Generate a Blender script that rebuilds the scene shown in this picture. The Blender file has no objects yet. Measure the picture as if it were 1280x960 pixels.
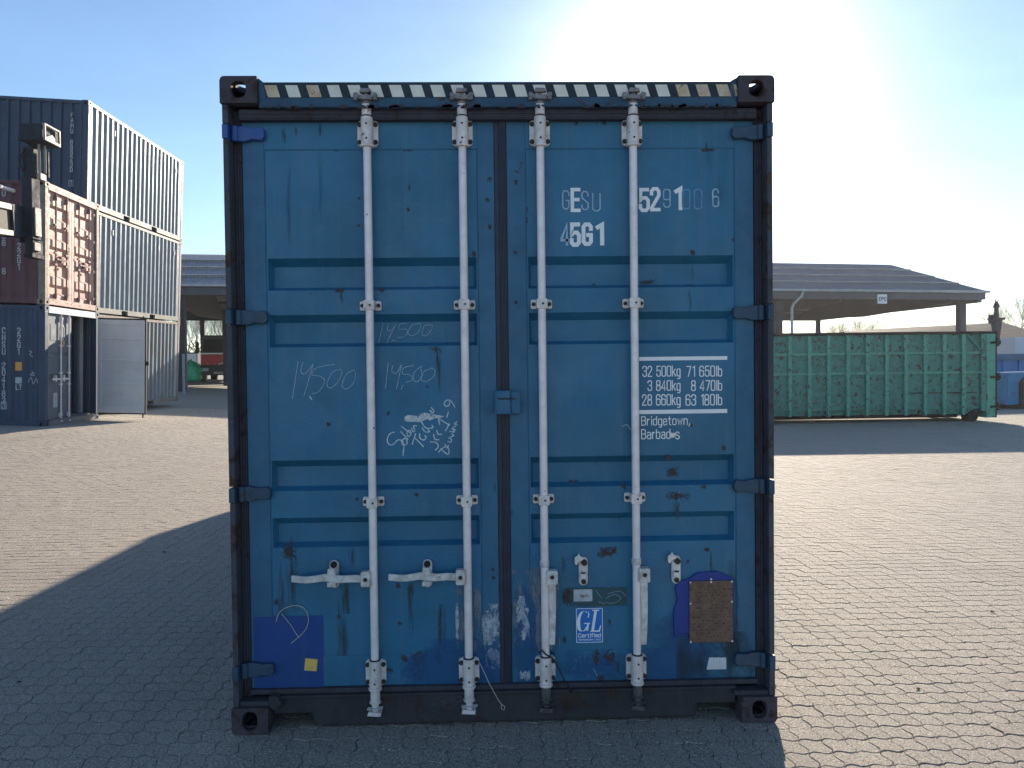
import bpy, bmesh, math, random
import numpy as np
from mathutils import Vector, Matrix, Euler
random.seed(7)
S = bpy.context.scene
COL = S.collection
R = math.radians

# ------------------------------------------------------------------ camera
F_PX, CAM = 940.0, np.array([-0.04496, -3.32468, 1.60756])
YAW, PITCH, ROLL = 0.02542, -0.02013, -0.01145
_fw = np.array([math.sin(YAW)*math.cos(PITCH), math.cos(YAW)*math.cos(PITCH), math.sin(PITCH)])
_r0 = np.array([math.cos(YAW), -math.sin(YAW), 0.0]); _u0 = np.cross(_r0, _fw)
_r = math.cos(ROLL)*_r0 + math.sin(ROLL)*_u0
_u = -math.sin(ROLL)*_r0 + math.cos(ROLL)*_u0
cam = bpy.data.cameras.new('camera'); cam_o = bpy.data.objects.new('camera', cam); COL.objects.link(cam_o)
cam.sensor_width = 36; cam.lens = F_PX/1280*36; cam.clip_start = 0.05; cam.clip_end = 2000
cam_o.matrix_world = Matrix(((_r[0], _u[0], -_fw[0], CAM[0]), (_r[1], _u[1], -_fw[1], CAM[1]),
                             (_r[2], _u[2], -_fw[2], CAM[2]), (0, 0, 0, 1)))
S.camera = cam_o

def plane_at(px, py, Y):
    """survey: point (x, z) of the upright plane y = Y that a mark of the photograph lies on"""
    d = _fw + _r*((px-640)/F_PX) - _u*((py-480)/F_PX)
    t = (Y-CAM[1])/d[1]
    p = CAM + t*d
    return float(p[0]), float(p[2])

def at_depth(px, py, dep):
    d = _fw + _r*((px-640)/F_PX) - _u*((py-480)/F_PX); return CAM + d*(dep/float(d@_fw))

# ------------------------------------------------------------------ world + sun
SUN_AZ, SUN_EL = R(15.3), R(18.9)
world = bpy.data.worlds.new('World'); S.world = world; world.use_nodes = True
nt = world.node_tree; nt.nodes.clear()
sky = nt.nodes.new('ShaderNodeTexSky'); sky.sky_type = 'NISHITA'; sky.sun_disc = False
sky.sun_elevation = SUN_EL; sky.sun_rotation = SUN_AZ; sky.air_density = 1.0; sky.dust_density = 0.15; sky.ozone_density = 3.0
bg = nt.nodes.new('ShaderNodeBackground'); bg.inputs['Strength'].default_value = 0.059
outw = nt.nodes.new('ShaderNodeOutputWorld')
# aureole of bright air around the sun
sd = Vector((math.sin(SUN_AZ)*math.cos(SUN_EL), math.cos(SUN_AZ)*math.cos(SUN_EL), math.sin(SUN_EL)))
tc = nt.nodes.new('ShaderNodeTexCoord')
dp = nt.nodes.new('ShaderNodeVectorMath'); dp.operation = 'DOT_PRODUCT'; dp.inputs[1].default_value = sd
nt.links.new(tc.outputs['Generated'], dp.inputs[0])
mx = nt.nodes.new('ShaderNodeMath'); mx.operation = 'MAXIMUM'; mx.inputs[1].default_value = 0.0
nt.links.new(dp.outputs['Value'], mx.inputs[0])
def lobe(power, amp, col):
    pw = nt.nodes.new('ShaderNodeMath'); pw.operation = 'POWER'; pw.inputs[1].default_value = power
    nt.links.new(mx.outputs[0], pw.inputs[0])
    vm = nt.nodes.new('ShaderNodeVectorMath'); vm.operation = 'SCALE'; vm.inputs[0].default_value = [c*amp for c in col]
    nt.links.new(pw.outputs[0], vm.inputs['Scale']); return vm
l1 = lobe(110, 9.0, (1, .97, .9)); l2 = lobe(9, .12, (1, .98, .95))
ad = nt.nodes.new('ShaderNodeVectorMath'); ad.operation = 'ADD'
ad2 = nt.nodes.new('ShaderNodeVectorMath'); ad2.operation = 'ADD'
nt.links.new(l1.outputs[0], ad.inputs[0]); nt.links.new(l2.outputs[0], ad.inputs[1])
nt.links.new(sky.outputs[0], ad2.inputs[0]); nt.links.new(ad.outputs[0], ad2.inputs[1])
hzn = nt.nodes.new('ShaderNodeTexNoise'); hzn.inputs['Scale'].default_value = 2.2; hzn.inputs['Detail'].default_value = 7; hzn.inputs['Roughness'].default_value = .6; hzn.inputs['Distortion'].default_value = .8
hmp = nt.nodes.new('ShaderNodeMapping'); hmp.inputs['Scale'].default_value = (1, 1, 4.5); nt.links.new(tc.outputs['Generated'], hmp.inputs['Vector']); nt.links.new(hmp.outputs[0], hzn.inputs['Vector'])
hr_ = nt.nodes.new('ShaderNodeMapRange'); hr_.inputs['From Min'].default_value = .3; hr_.inputs['From Max'].default_value = .7; hr_.inputs['To Min'].default_value = .95; hr_.inputs['To Max'].default_value = 1.06
nt.links.new(hzn.outputs['Fac'], hr_.inputs['Value'])
hsc = nt.nodes.new('ShaderNodeVectorMath'); hsc.operation = 'SCALE'; nt.links.new(ad2.outputs[0], hsc.inputs[0]); nt.links.new(hr_.outputs[0], hsc.inputs['Scale'])
nt.links.new(hsc.outputs[0], bg.inputs['Color']); nt.links.new(bg.outputs[0], outw.inputs['Surface'])
sun = bpy.data.lights.new('sun', 'SUN'); sun.energy = 3.25; sun.angle = R(0.6); sun.color = (1, .86, .69)
sun_o = bpy.data.objects.new('sun', sun); COL.objects.link(sun_o)
sun_o.rotation_euler = sd.to_track_quat('Z', 'Y').to_euler(); sun_o.location = (5, 20, 12)
S.view_settings.view_transform = 'Standard'; S.view_settings.look = 'None'
S.view_settings.gamma = 1; S.view_settings.exposure = 1.66
S.render.resolution_x = 1024; S.render.resolution_y = 768
S.cycles.max_bounces = 6; S.cycles.transparent_max_bounces = 12
S.cycles.use_denoising = True

# ------------------------------------------------------------------ mesh helpers
class MB:
    def __init__(s): s.v = []; s.f = []; s.m = []
    def add(s, vs, fs, m=0):
        b = len(s.v); s.v += [tuple(map(float, v)) for v in vs]
        s.f += [tuple(b+i for i in f) for f in fs]; s.m += [m]*len(fs); return s
    def box(s, x0, x1, y0, y1, z0, z1, m=0):
        return s.add([(x0,y0,z0),(x1,y0,z0),(x1,y1,z0),(x0,y1,z0),(x0,y0,z1),(x1,y0,z1),(x1,y1,z1),(x0,y1,z1)],
              [(3,2,1,0),(4,5,6,7),(0,1,5,4),(1,2,6,5),(2,3,7,6),(3,0,4,7)], m)
    def prism(s, pts, y0, y1, m=0, ax='y'):
        """outline in (x,z), counter-clockwise seen from -y, extruded from y0 to y1"""
        n = len(pts)
        def P(a, b, c): return (a, c, b) if ax == 'y' else ((c, a, b) if ax == 'x' else (a, b, c))
        vs = [P(a, b, y0) for a, b in pts] + [P(a, b, y1) for a, b in pts]
        fs = [tuple(range(n)), tuple(reversed(range(n, 2*n)))] + [(i, n+i, n+(i+1) % n, (i+1) % n) for i in range(n)]
        return s.add(vs, fs, m)
    def tube(s, a, b, r0, r1=None, n=12, m=0, caps=True):
        a, b = Vector(a), Vector(b); r1 = r0 if r1 is None else r1
        d = (b-a).normalized(); t = Vector((1,0,0)) if abs(d.x) < .9 else Vector((0,1,0))
        e1 = d.cross(t).normalized(); e2 = d.cross(e1)
        vs = []
        for c, r in ((a, r0), (b, r1)):
            for i in range(n):
                w = 2*math.pi*i/n; vs.append(c + e1*math.cos(w)*r + e2*math.sin(w)*r)
        fs = [(i, (i+1) % n, n+(i+1) % n, n+i) for i in range(n)]
        if caps: fs += [tuple(reversed(range(n))), tuple(range(n, 2*n))]
        return s.add(vs, fs, m)
    def path(s, pts, r, n=6, m=0):
        pts = [Vector(p) for p in pts]; rings = []
        for i, p in enumerate(pts):
            d = (pts[min(i+1, len(pts)-1)]-pts[max(i-1, 0)]).normalized()
            t = Vector((0,1,0)) if abs(d.y) < .9 else Vector((1,0,0))
            e1 = d.cross(t).normalized(); e2 = d.cross(e1)
            rr = r[i] if isinstance(r, (list, tuple)) else r
            rings += [p + e1*math.cos(2*math.pi*k/n)*rr + e2*math.sin(2*math.pi*k/n)*rr for k in range(n)]
        fs = []
        for i in range(len(pts)-1):
            fs += [(i*n+k, i*n+(k+1) % n, (i+1)*n+(k+1) % n, (i+1)*n+k) for k in range(n)]
        fs += [tuple(range(n)), tuple(range((len(pts)-1)*n, len(pts)*n))]
        return s.add(rings, fs, m)
    def holed(s, x0, x1, z0, z1, y0, y1, hx, hz, rx, rz, m=0, ax='y', n=24, cr=None):
        """plate with an oval hole"""
        def P(a, b, c): return (a, c, b) if ax == 'y' else ((c, a, b) if ax == 'x' else (a, b, c))
        inn, outr = [], []
        for i in range(n):
            w = 2*math.pi*(i+.5)/n; c, q = math.cos(w), math.sin(w)
            ex = abs(c)**.8*(1 if c > 0 else -1)*rx; ez = abs(q)**.8*(1 if q > 0 else -1)*rz
            inn.append((hx+ex, hz+ez))
            tx = ((x1-hx) if c > 0 else (hx-x0))/max(abs(c), 1e-6); tz_ = ((z1-hz) if q > 0 else (hz-z0))/max(abs(q), 1e-6)
            t = min(tx, tz_); outr.append([hx+c*t, hz+q*t])
        for cx, cz in ((x0,z0),(x1,z0),(x1,z1),(x0,z1)):
            j = min(range(n), key=lambda k: (outr[k][0]-cx)**2+(outr[k][1]-cz)**2); outr[j] = [cx, cz]
        if cr:
            kx = 1 if cr[0] > hx else -1; kz = 1 if cr[1] > hz else -1; ox, oz = cr[0]-kx*cr[2], cr[1]-kz*cr[2]
            for q in outr:
                if (q[0]-ox)*kx > 0 and (q[1]-oz)*kz > 0:
                    v = Vector((q[0]-ox, q[1]-oz)).normalized()*cr[2]; q[0], q[1] = ox+v.x, oz+v.y
        vs = [P(a, b, y0) for a, b in inn]+[P(a, b, y0) for a, b in outr]+[P(a, b, y1) for a, b in inn]+[P(a, b, y1) for a, b in outr]
        fs = []
        for i in range(n):
            j = (i+1) % n
            fs += [(i, n+i, n+j, j), (2*n+i, 2*n+j, 3*n+j, 3*n+i), (i, j, 2*n+j, 2*n+i), (n+i, 3*n+i, 3*n+j, n+j)]
        return s.add(vs, fs, m)
    def build(s, name, mat=None, parent=None, bevel=0, smooth=False, label=None, seg=2, kind=None):
        me = bpy.data.meshes.new(name); me.from_pydata(s.v, [], s.f)
        mats = mat if isinstance(mat, (list, tuple)) else [mat]
        for q in mats: me.materials.append(q)
        if len(mats) > 1: me.polygons.foreach_set('material_index', s.m)
        if smooth: me.polygons.foreach_set('use_smooth', [True]*len(s.f))
        me.update()
        bm = bmesh.new(); bm.from_mesh(me); bmesh.ops.recalc_face_normals(bm, faces=bm.faces); bm.to_mesh(me); bm.free()
        o = bpy.data.objects.new(name, me); COL.objects.link(o)
        if parent is not None: o.parent = parent
        if bevel:
            b = o.modifiers.new('bevel', 'BEVEL'); b.width = bevel; b.segments = seg; b.limit_method = 'ANGLE'; b.angle_limit = R(40)
        if smooth:
            try: me.set_sharp_from_angle(angle=R(35))
            except Exception: pass
        if label: o['label'] = label
        if kind: o['kind'] = kind
        return o

def thing(name, label, cat, loc=(0,0,0), rot=(0,0,0), group=None):
    o = bpy.data.objects.new(name, None); COL.objects.link(o); o.empty_display_size = .2
    o.location = loc; o.rotation_euler = rot; o['label'] = label; o['category'] = cat
    if group: o['group'] = group
    return o

# ------------------------------------------------------------------ materials
def node(t, ty, **kw):
    n = t.nodes.new(ty)
    for k, v in kw.items():
        if k in n.inputs: n.inputs[k].default_value = v
        else: setattr(n, k, v)
    return n
def ramp(t, src, p0, p1, c0=(0,0,0,1), c1=(1,1,1,1)):
    r = t.nodes.new('ShaderNodeValToRGB'); r.color_ramp.elements[0].position = p0; r.color_ramp.elements[1].position = p1
    r.color_ramp.elements[0].color = c0; r.color_ramp.elements[1].color = c1
    t.links.new(src, r.inputs[0]); return r.outputs[0]
def mixc(t, fac, a, b, mode='MIX'):
    m = t.nodes.new('ShaderNodeMix'); m.data_type = 'RGBA'; m.blend_type = mode
    if isinstance(fac, (int, float)): m.inputs[0].default_value = fac
    else: t.links.new(fac, m.inputs[0])
    for sock, c in ((m.inputs[6], a), (m.inputs[7], b)):
        if isinstance(c, (tuple, list)): sock.default_value = (*c[:3], 1)
        else: t.links.new(c, sock)
    return m.outputs[2]
def noise(t, scale, detail=4, rough=.6, vec=None, dist=0):
    n = node(t, 'ShaderNodeTexNoise', Scale=scale, Detail=detail, Roughness=rough, Distortion=dist)
    if vec is not None: t.links.new(vec, n.inputs['Vector'])
    return n.outputs['Fac']
def base_mat(name):
    m = bpy.data.materials.new(name); m.use_nodes = True; t = m.node_tree; b = t.nodes['Principled BSDF']
    tc = t.nodes.new('ShaderNodeTexCoord'); return m, t, b, tc.outputs['Object']
def scaled(t, vec, sc):
    mp = t.nodes.new('ShaderNodeMapping'); mp.inputs['Scale'].default_value = sc; t.links.new(vec, mp.inputs['Vector']); return mp.outputs[0]
def bump(t, b, h, strength=.3, dist=.01):
    n = node(t, 'ShaderNodeBump', Strength=strength, Distance=dist); t.links.new(h, n.inputs['Height']); t.links.new(n.outputs[0], b.inputs['Normal'])
RUST, RUST2 = (.085,.035,.018), (.03,.016,.012)
def paint(name, c, c2=None, rust=.0, rough=.5, sc=3.0, streak=.35, dirt=.3, dent=.25, metal=0.0, spots=.0, rustc=RUST, fine=60):
    """weathered paint: patchy tone, vertical streaks, rust breaking through, chips, shallow dents"""
    m, t, b, vec = base_mat(name)
    c2 = c2 or tuple(x*.72 for x in c)
    col = mixc(t, ramp(t, noise(t, sc, 5, .6, vec), .35, .68), c, c2)
    if streak:
        v = scaled(t, vec, (14, 14, .55)); s_ = ramp(t, noise(t, 1.6, 5, .65, v), .5, .72)
        k = t.nodes.new('ShaderNodeMath'); k.operation = 'MULTIPLY'; k.inputs[1].default_value = streak; t.links.new(s_, k.inputs[0])
        col = mixc(t, k.outputs[0], col, tuple(min(1, x*.75+.035) for x in c))
    if dirt:
        s_ = ramp(t, noise(t, sc*2.3, 7, .7, vec, .4), .52, .8)
        k = t.nodes.new('ShaderNodeMath'); k.operation = 'MULTIPLY'; k.inputs[1].default_value = dirt; t.links.new(s_, k.inputs[0])
        col = mixc(t, k.outputs[0], col, tuple(x*.45+.012 for x in c))
    rr = None
    if rust:
        lo = .74-.30*rust
        n1 = noise(t, sc*1.7, 9, .72, vec, .6)
        rr = ramp(t, n1, lo, lo+.045)
        rc = mixc(t, ramp(t, noise(t, 40, 4, .6, vec), .4, .6), rustc, RUST2)
        col = mixc(t, rr, col, rc)
    if spots:
        vo = node(t, 'ShaderNodeTexVoronoi', Scale=16.0); t.links.new(vec, vo.inputs['Vector'])
        q = t.nodes.new('ShaderNodeMath'); q.operation = 'ADD'; t.links.new(vo.outputs['Distance'], q.inputs[0])
        nn = t.nodes.new('ShaderNodeMath'); nn.operation = 'MULTIPLY'; nn.inputs[1].default_value = 1.1
        t.links.new(noise(t, 5, 4, .6, vec), nn.inputs[0]); t.links.new(nn.outputs[0], q.inputs[1])
        sp = ramp(t, q.outputs[0], .40+.12*spots, .43+.12*spots, (1,1,1,1), (0,0,0,1))
        col = mixc(t, sp, col, RUST2)
    t.links.new(col, b.inputs['Base Color'])
    fn = noise(t, fine, 3, .6, vec)
    rg = ramp(t, noise(t, sc*3, 5, .7, vec), .3, .7, (rough-.1,)*3+(1,), (min(1, rough+.18),)*3+(1,))
    t.links.new(rg, b.inputs['Roughness']); b.inputs['Metallic'].default_value = metal
    hm = t.nodes.new('ShaderNodeMath'); hm.operation = 'MULTIPLY_ADD'; hm.inputs[1].default_value = .12
    t.links.new(fn, hm.inputs[0]); t.links.new(noise(t, 2.2, 2, .5, vec), hm.inputs[2])
    bump(t, b, hm.outputs[0], dent, .03)
    return m
def plain(name, c, rough=.6, metal=0.0, var=.25, sc=8, bmp=.15):
    m, t, b, vec = base_mat(name)
    col = mixc(t, ramp(t, noise(t, sc, 5, .6, vec), .3, .7), tuple(x*(1-var) for x in c), tuple(min(1, x*(1+var*.6)) for x in c))
    t.links.new(col, b.inputs['Base Color']); b.inputs['Roughness'].default_value = rough; b.inputs['Metallic'].default_value = metal
    if bmp: bump(t, b, noise(t, sc*6, 4, .6, vec), bmp, .01)
    return m
def decal(name, c, lo, hi, sc=7, rough=.7, sx=1.0, sz=1.0, c2=None, soft=.5, amax=.9, amp=2.0):
    """a worn mark with its own ragged outline on a thin film"""
    m, t, b, vec = base_mat(name); m.surface_render_method = 'BLENDED' if hasattr(m, 'surface_render_method') else m.blend_method
    tcg = t.nodes.new('ShaderNodeTexCoord'); oi = t.nodes.new('ShaderNodeObjectInfo')
    sub = t.nodes.new('ShaderNodeVectorMath'); sub.operation = 'SUBTRACT'; sub.inputs[1].default_value = (.5, 0, .5)
    t.links.new(tcg.outputs['Generated'], sub.inputs[0])
    flat = t.nodes.new('ShaderNodeVectorMath'); flat.operation = 'MULTIPLY'; flat.inputs[1].default_value = (2, 0, 2); t.links.new(sub.outputs[0], flat.inputs[0])
    ln = t.nodes.new('ShaderNodeVectorMath'); ln.operation = 'LENGTH'; t.links.new(flat.outputs[0], ln.inputs[0])
    off = t.nodes.new('ShaderNodeVectorMath'); off.operation = 'MULTIPLY_ADD'
    t.links.new(oi.outputs['Random'], off.inputs[0]); off.inputs[1].default_value = (37, 19, 53); t.links.new(vec, off.inputs[2])
    mv = scaled(t, off.outputs[0], (sx, 1, sz)); n1 = noise(t, sc, 8, .7, mv, .5)
    k = t.nodes.new('ShaderNodeMath'); k.operation = 'MULTIPLY_ADD'; k.inputs[1].default_value = amp
    l2_ = t.nodes.new('ShaderNodeMath'); l2_.operation = 'MULTIPLY_ADD'; l2_.inputs[1].default_value = -soft; l2_.inputs[2].default_value = .5*(1-amp)
    t.links.new(ln.outputs['Value'], l2_.inputs[0]); t.links.new(n1, k.inputs[0]); t.links.new(l2_.outputs[0], k.inputs[2])
    al = ramp(t, k.outputs[0], lo, hi, (0,0,0,1), (amax, amax, amax, 1))
    col = mixc(t, ramp(t, noise(t, 45, 4, .6, vec), .4, .62), c, c2 or tuple(x*.5 for x in c))
    t.links.new(col, b.inputs['Base Color']); b.inputs['Roughness'].default_value = rough
    t.links.new(al, b.inputs['Alpha']); return m

BLUE = (.024,.165,.298)
M_door = paint('door_blue_paint', BLUE, (.018,.122,.215), rust=.0, rough=.42, sc=2.0, streak=.8, dirt=.5, dent=.5, spots=.25)
M_stile = paint('stile_blue_paint', (.030,.145,.265), (.023,.112,.205), rust=.28, rough=.48, sc=5, streak=.4, dirt=.5, dent=.2, spots=.45)
M_trough = M_door
M_post = paint('post_rust_navy', (.066,.076,.096), (.044,.048,.060), rust=.68, rough=.7, sc=5, streak=.3, dirt=.6, dent=.5, rustc=(.075,.036,.024))
M_cast = paint('casting_rust', (.070,.058,.072), (.048,.040,.048), rust=.7, rough=.78, sc=9, streak=0, dirt=.5, dent=.6, rustc=(.06,.03,.022))
M_header = paint('header_paint', (.030,.098,.170), (.026,.066,.115), rust=.45, rough=.6, sc=6, streak=.2, dirt=.8, dent=.3)
M_gasket = plain('black_rubber', (.026,.032,.052), .55, 0, .3, 14)
M_gasket2 = paint('rusty_gasket', (.050,.050,.070), (.042,.037,.044), rust=.55, rough=.75, sc=9, streak=0, dirt=.5, rustc=(.04,.022,.018))
M_sill = paint('sill_brown', (.040,.040,.048), (.028,.027,.033), rust=.6, rough=.72, sc=4, streak=.3, dirt=.5, dent=.45, rustc=(.05,.028,.022))
M_hinge = paint('hinge_blue', (.030,.075,.13), (.026,.055,.095), rust=.5, rough=.5, sc=12, dirt=.4)
M_hinge_new = paint('hinge_fresh_blue', (.025,.085,.32), (.03,.09,.25), rust=.35, rough=.4, sc=12, dirt=.2)
M_bar = paint('galvanised_bar', (.92,.84,.83), (.78,.71,.70), rust=.16, rough=.5, sc=14, streak=.3, dirt=.35, dent=.15, metal=.25, spots=.5)
M_bar2 = paint('worn_bracket', (.86,.79,.75), (.60,.55,.52), rust=.42, rough=.55, sc=22, streak=.2, dirt=.6, dent=.3, metal=.2)
M_bolt = plain('rusty_bolt', (.055,.038,.032), .7, .2, .5, 60)
M_camu = paint('cam_upper', (.30,.29,.31), (.16,.15,.16), rust=.5, rough=.6, sc=26, dirt=.6, streak=0)
M_cam = paint('cam_grime', (.13,.125,.13), (.05,.045,.045), rust=.6, rough=.6, sc=26, dirt=.6, streak=0)
M_handle = paint('handle_scuffed', (.78,.75,.72), (.42,.39,.37), rust=.35, rough=.55, sc=24, streak=.2, dirt=.7, metal=.15)
M_black = plain('deep_black', (.008,.008,.01), .7)
M_white = plain('white_vinyl', (.86,.88,.90), .5, 0, .06, 20, 0)
M_ghost = plain('faded_lettering', (.34,.50,.64), .6, 0, .3, 30, 0)
M_ghost2 = plain('nearly_gone_lettering', (.13,.29,.46), .6, 0, .3, 30, 0)
M_chalk = plain('chalk', (.58,.68,.74), .9, 0, .4, 80, 0)
M_chalkdim = plain('chalk_dim', (.40,.54,.64), .9, 0, .4, 80, 0)
M_chalkw = decal('chalk_smear', (.66,.70,.70), .22, .34, sc=60, rough=.9, c2=(.5,.55,.57), soft=.1, amax=1)
M_stripe = plain('cream_stripe', (.78,.75,.66), .55, 0, .12, 25, 0)
M_stripe_r = paint('rust_stained_stripe', (.68,.60,.44), (.50,.34,.20), rust=.42, rough=.6, sc=16, streak=.6, dirt=.3)
M_stripebk = paint('stripe_black', (.012,.020,.032), (.012,.03,.05), rust=.15, rough=.6, sc=8, dirt=.4)
M_patch = paint('fresh_blue_patch', (.009,.058,.255), (.009,.06,.21), rust=.1, rough=.45, sc=4, streak=.4, dirt=.3, dent=.1)
M_patch2 = paint('holder_blue', (.014,.040,.27), (.012,.040,.22), rust=.12, rough=.5, sc=10, streak=0, dirt=.3, dent=.3)
M_patch3 = decal('lighter_blue_touch_up', (.018,.105,.30), .05, .35, sc=2.4, rough=.5, soft=.45, c2=(.018,.11,.26), amax=.6)
M_plate = None
M_yellow = plain('yellow_label', (.80,.52,.13), .6, 0, .12, 40, 0)
M_sticker = plain('sticker_blue', (.015,.17,.52), .35, 0, .08, 10, 0)
M_rustd = decal('rust_bloom', (.085,.045,.034), .10, .38, sc=55, rough=.85, soft=.40, c2=(.06,.05,.05), amax=.85)
M_faint = decal('faint_run', (.030,.085,.13), .15, .75, sc=7, rough=.7, sx=7, sz=.45, soft=.42, c2=(.055,.11,.15), amax=.45)
M_redd = decal('red_smudge', (.30,.07,.05), .2, .5, sc=60, soft=.45, c2=(.2,.06,.05), amax=.7)
M_rustrun = decal('rust_run', (.050,.056,.050), .12, .60, sc=9, rough=.8, sx=7, sz=.6, soft=.42, c2=(.065,.042,.032), amax=.6)
M_primer = decal('scraped_paint', (.50,.54,.58), .20, .28, sc=22, rough=.8, soft=.30, sz=.5, c2=(.20,.27,.34), amp=2.6)
M_scuff = decal('grey_scuff', (.17,.22,.28), .20, .42, sc=26, rough=.8, sx=1.6, sz=.3, soft=.30, c2=(.26,.28,.30), amp=2.6, amax=.8)
M_scuffs = decal('sill_scuff', (.12,.13,.14), .35, .60, sc=60, rough=.8, soft=.25, amp=2.6, amax=.7)
M_grime = decal('brown_grime', (.040,.052,.045), .0, .5, sc=4.0, rough=.8, sx=1.8, sz=.6, soft=.5, c2=(.035,.045,.045), amax=.7)
M_wire = plain('pale_wire', (.55,.55,.45), .5)
M_tie = plain('black_tie', (.012,.013,.016), .5)

def plate_material():
    m, t, b, vec = base_mat('brown_data_plate')
    n1 = ramp(t, noise(t, 20, 8, .75, vec), .35, .65)
    col = mixc(t, n1, (.20,.135,.095), (.115,.075,.055))
    v = scaled(t, vec, (150, 1, 70)); lin = ramp(t, noise(t, 1.0, 3, .5, v), .56, .60)
    w = node(t, 'ShaderNodeTexWave', Scale=22.0, Distortion=0.0); w.wave_type = 'BANDS'; w.bands_direction = 'Z'; t.links.new(vec, w.inputs['Vector'])
    band = ramp(t, w.outputs['Fac'], .45, .55); mm = t.nodes.new('ShaderNodeMath'); mm.operation = 'MULTIPLY'; t.links.new(lin, mm.inputs[0]); t.links.new(band, mm.inputs[1])
    col = mixc(t, mm.outputs[0], col, (.045,.032,.028)); t.links.new(col, b.inputs['Base Color'])
    b.inputs['Roughness'].default_value = .55; b.inputs['Metallic'].default_value = .3
    bump(t, b, mm.outputs[0], .4, .002); return m
M_plate = plate_material()

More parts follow.
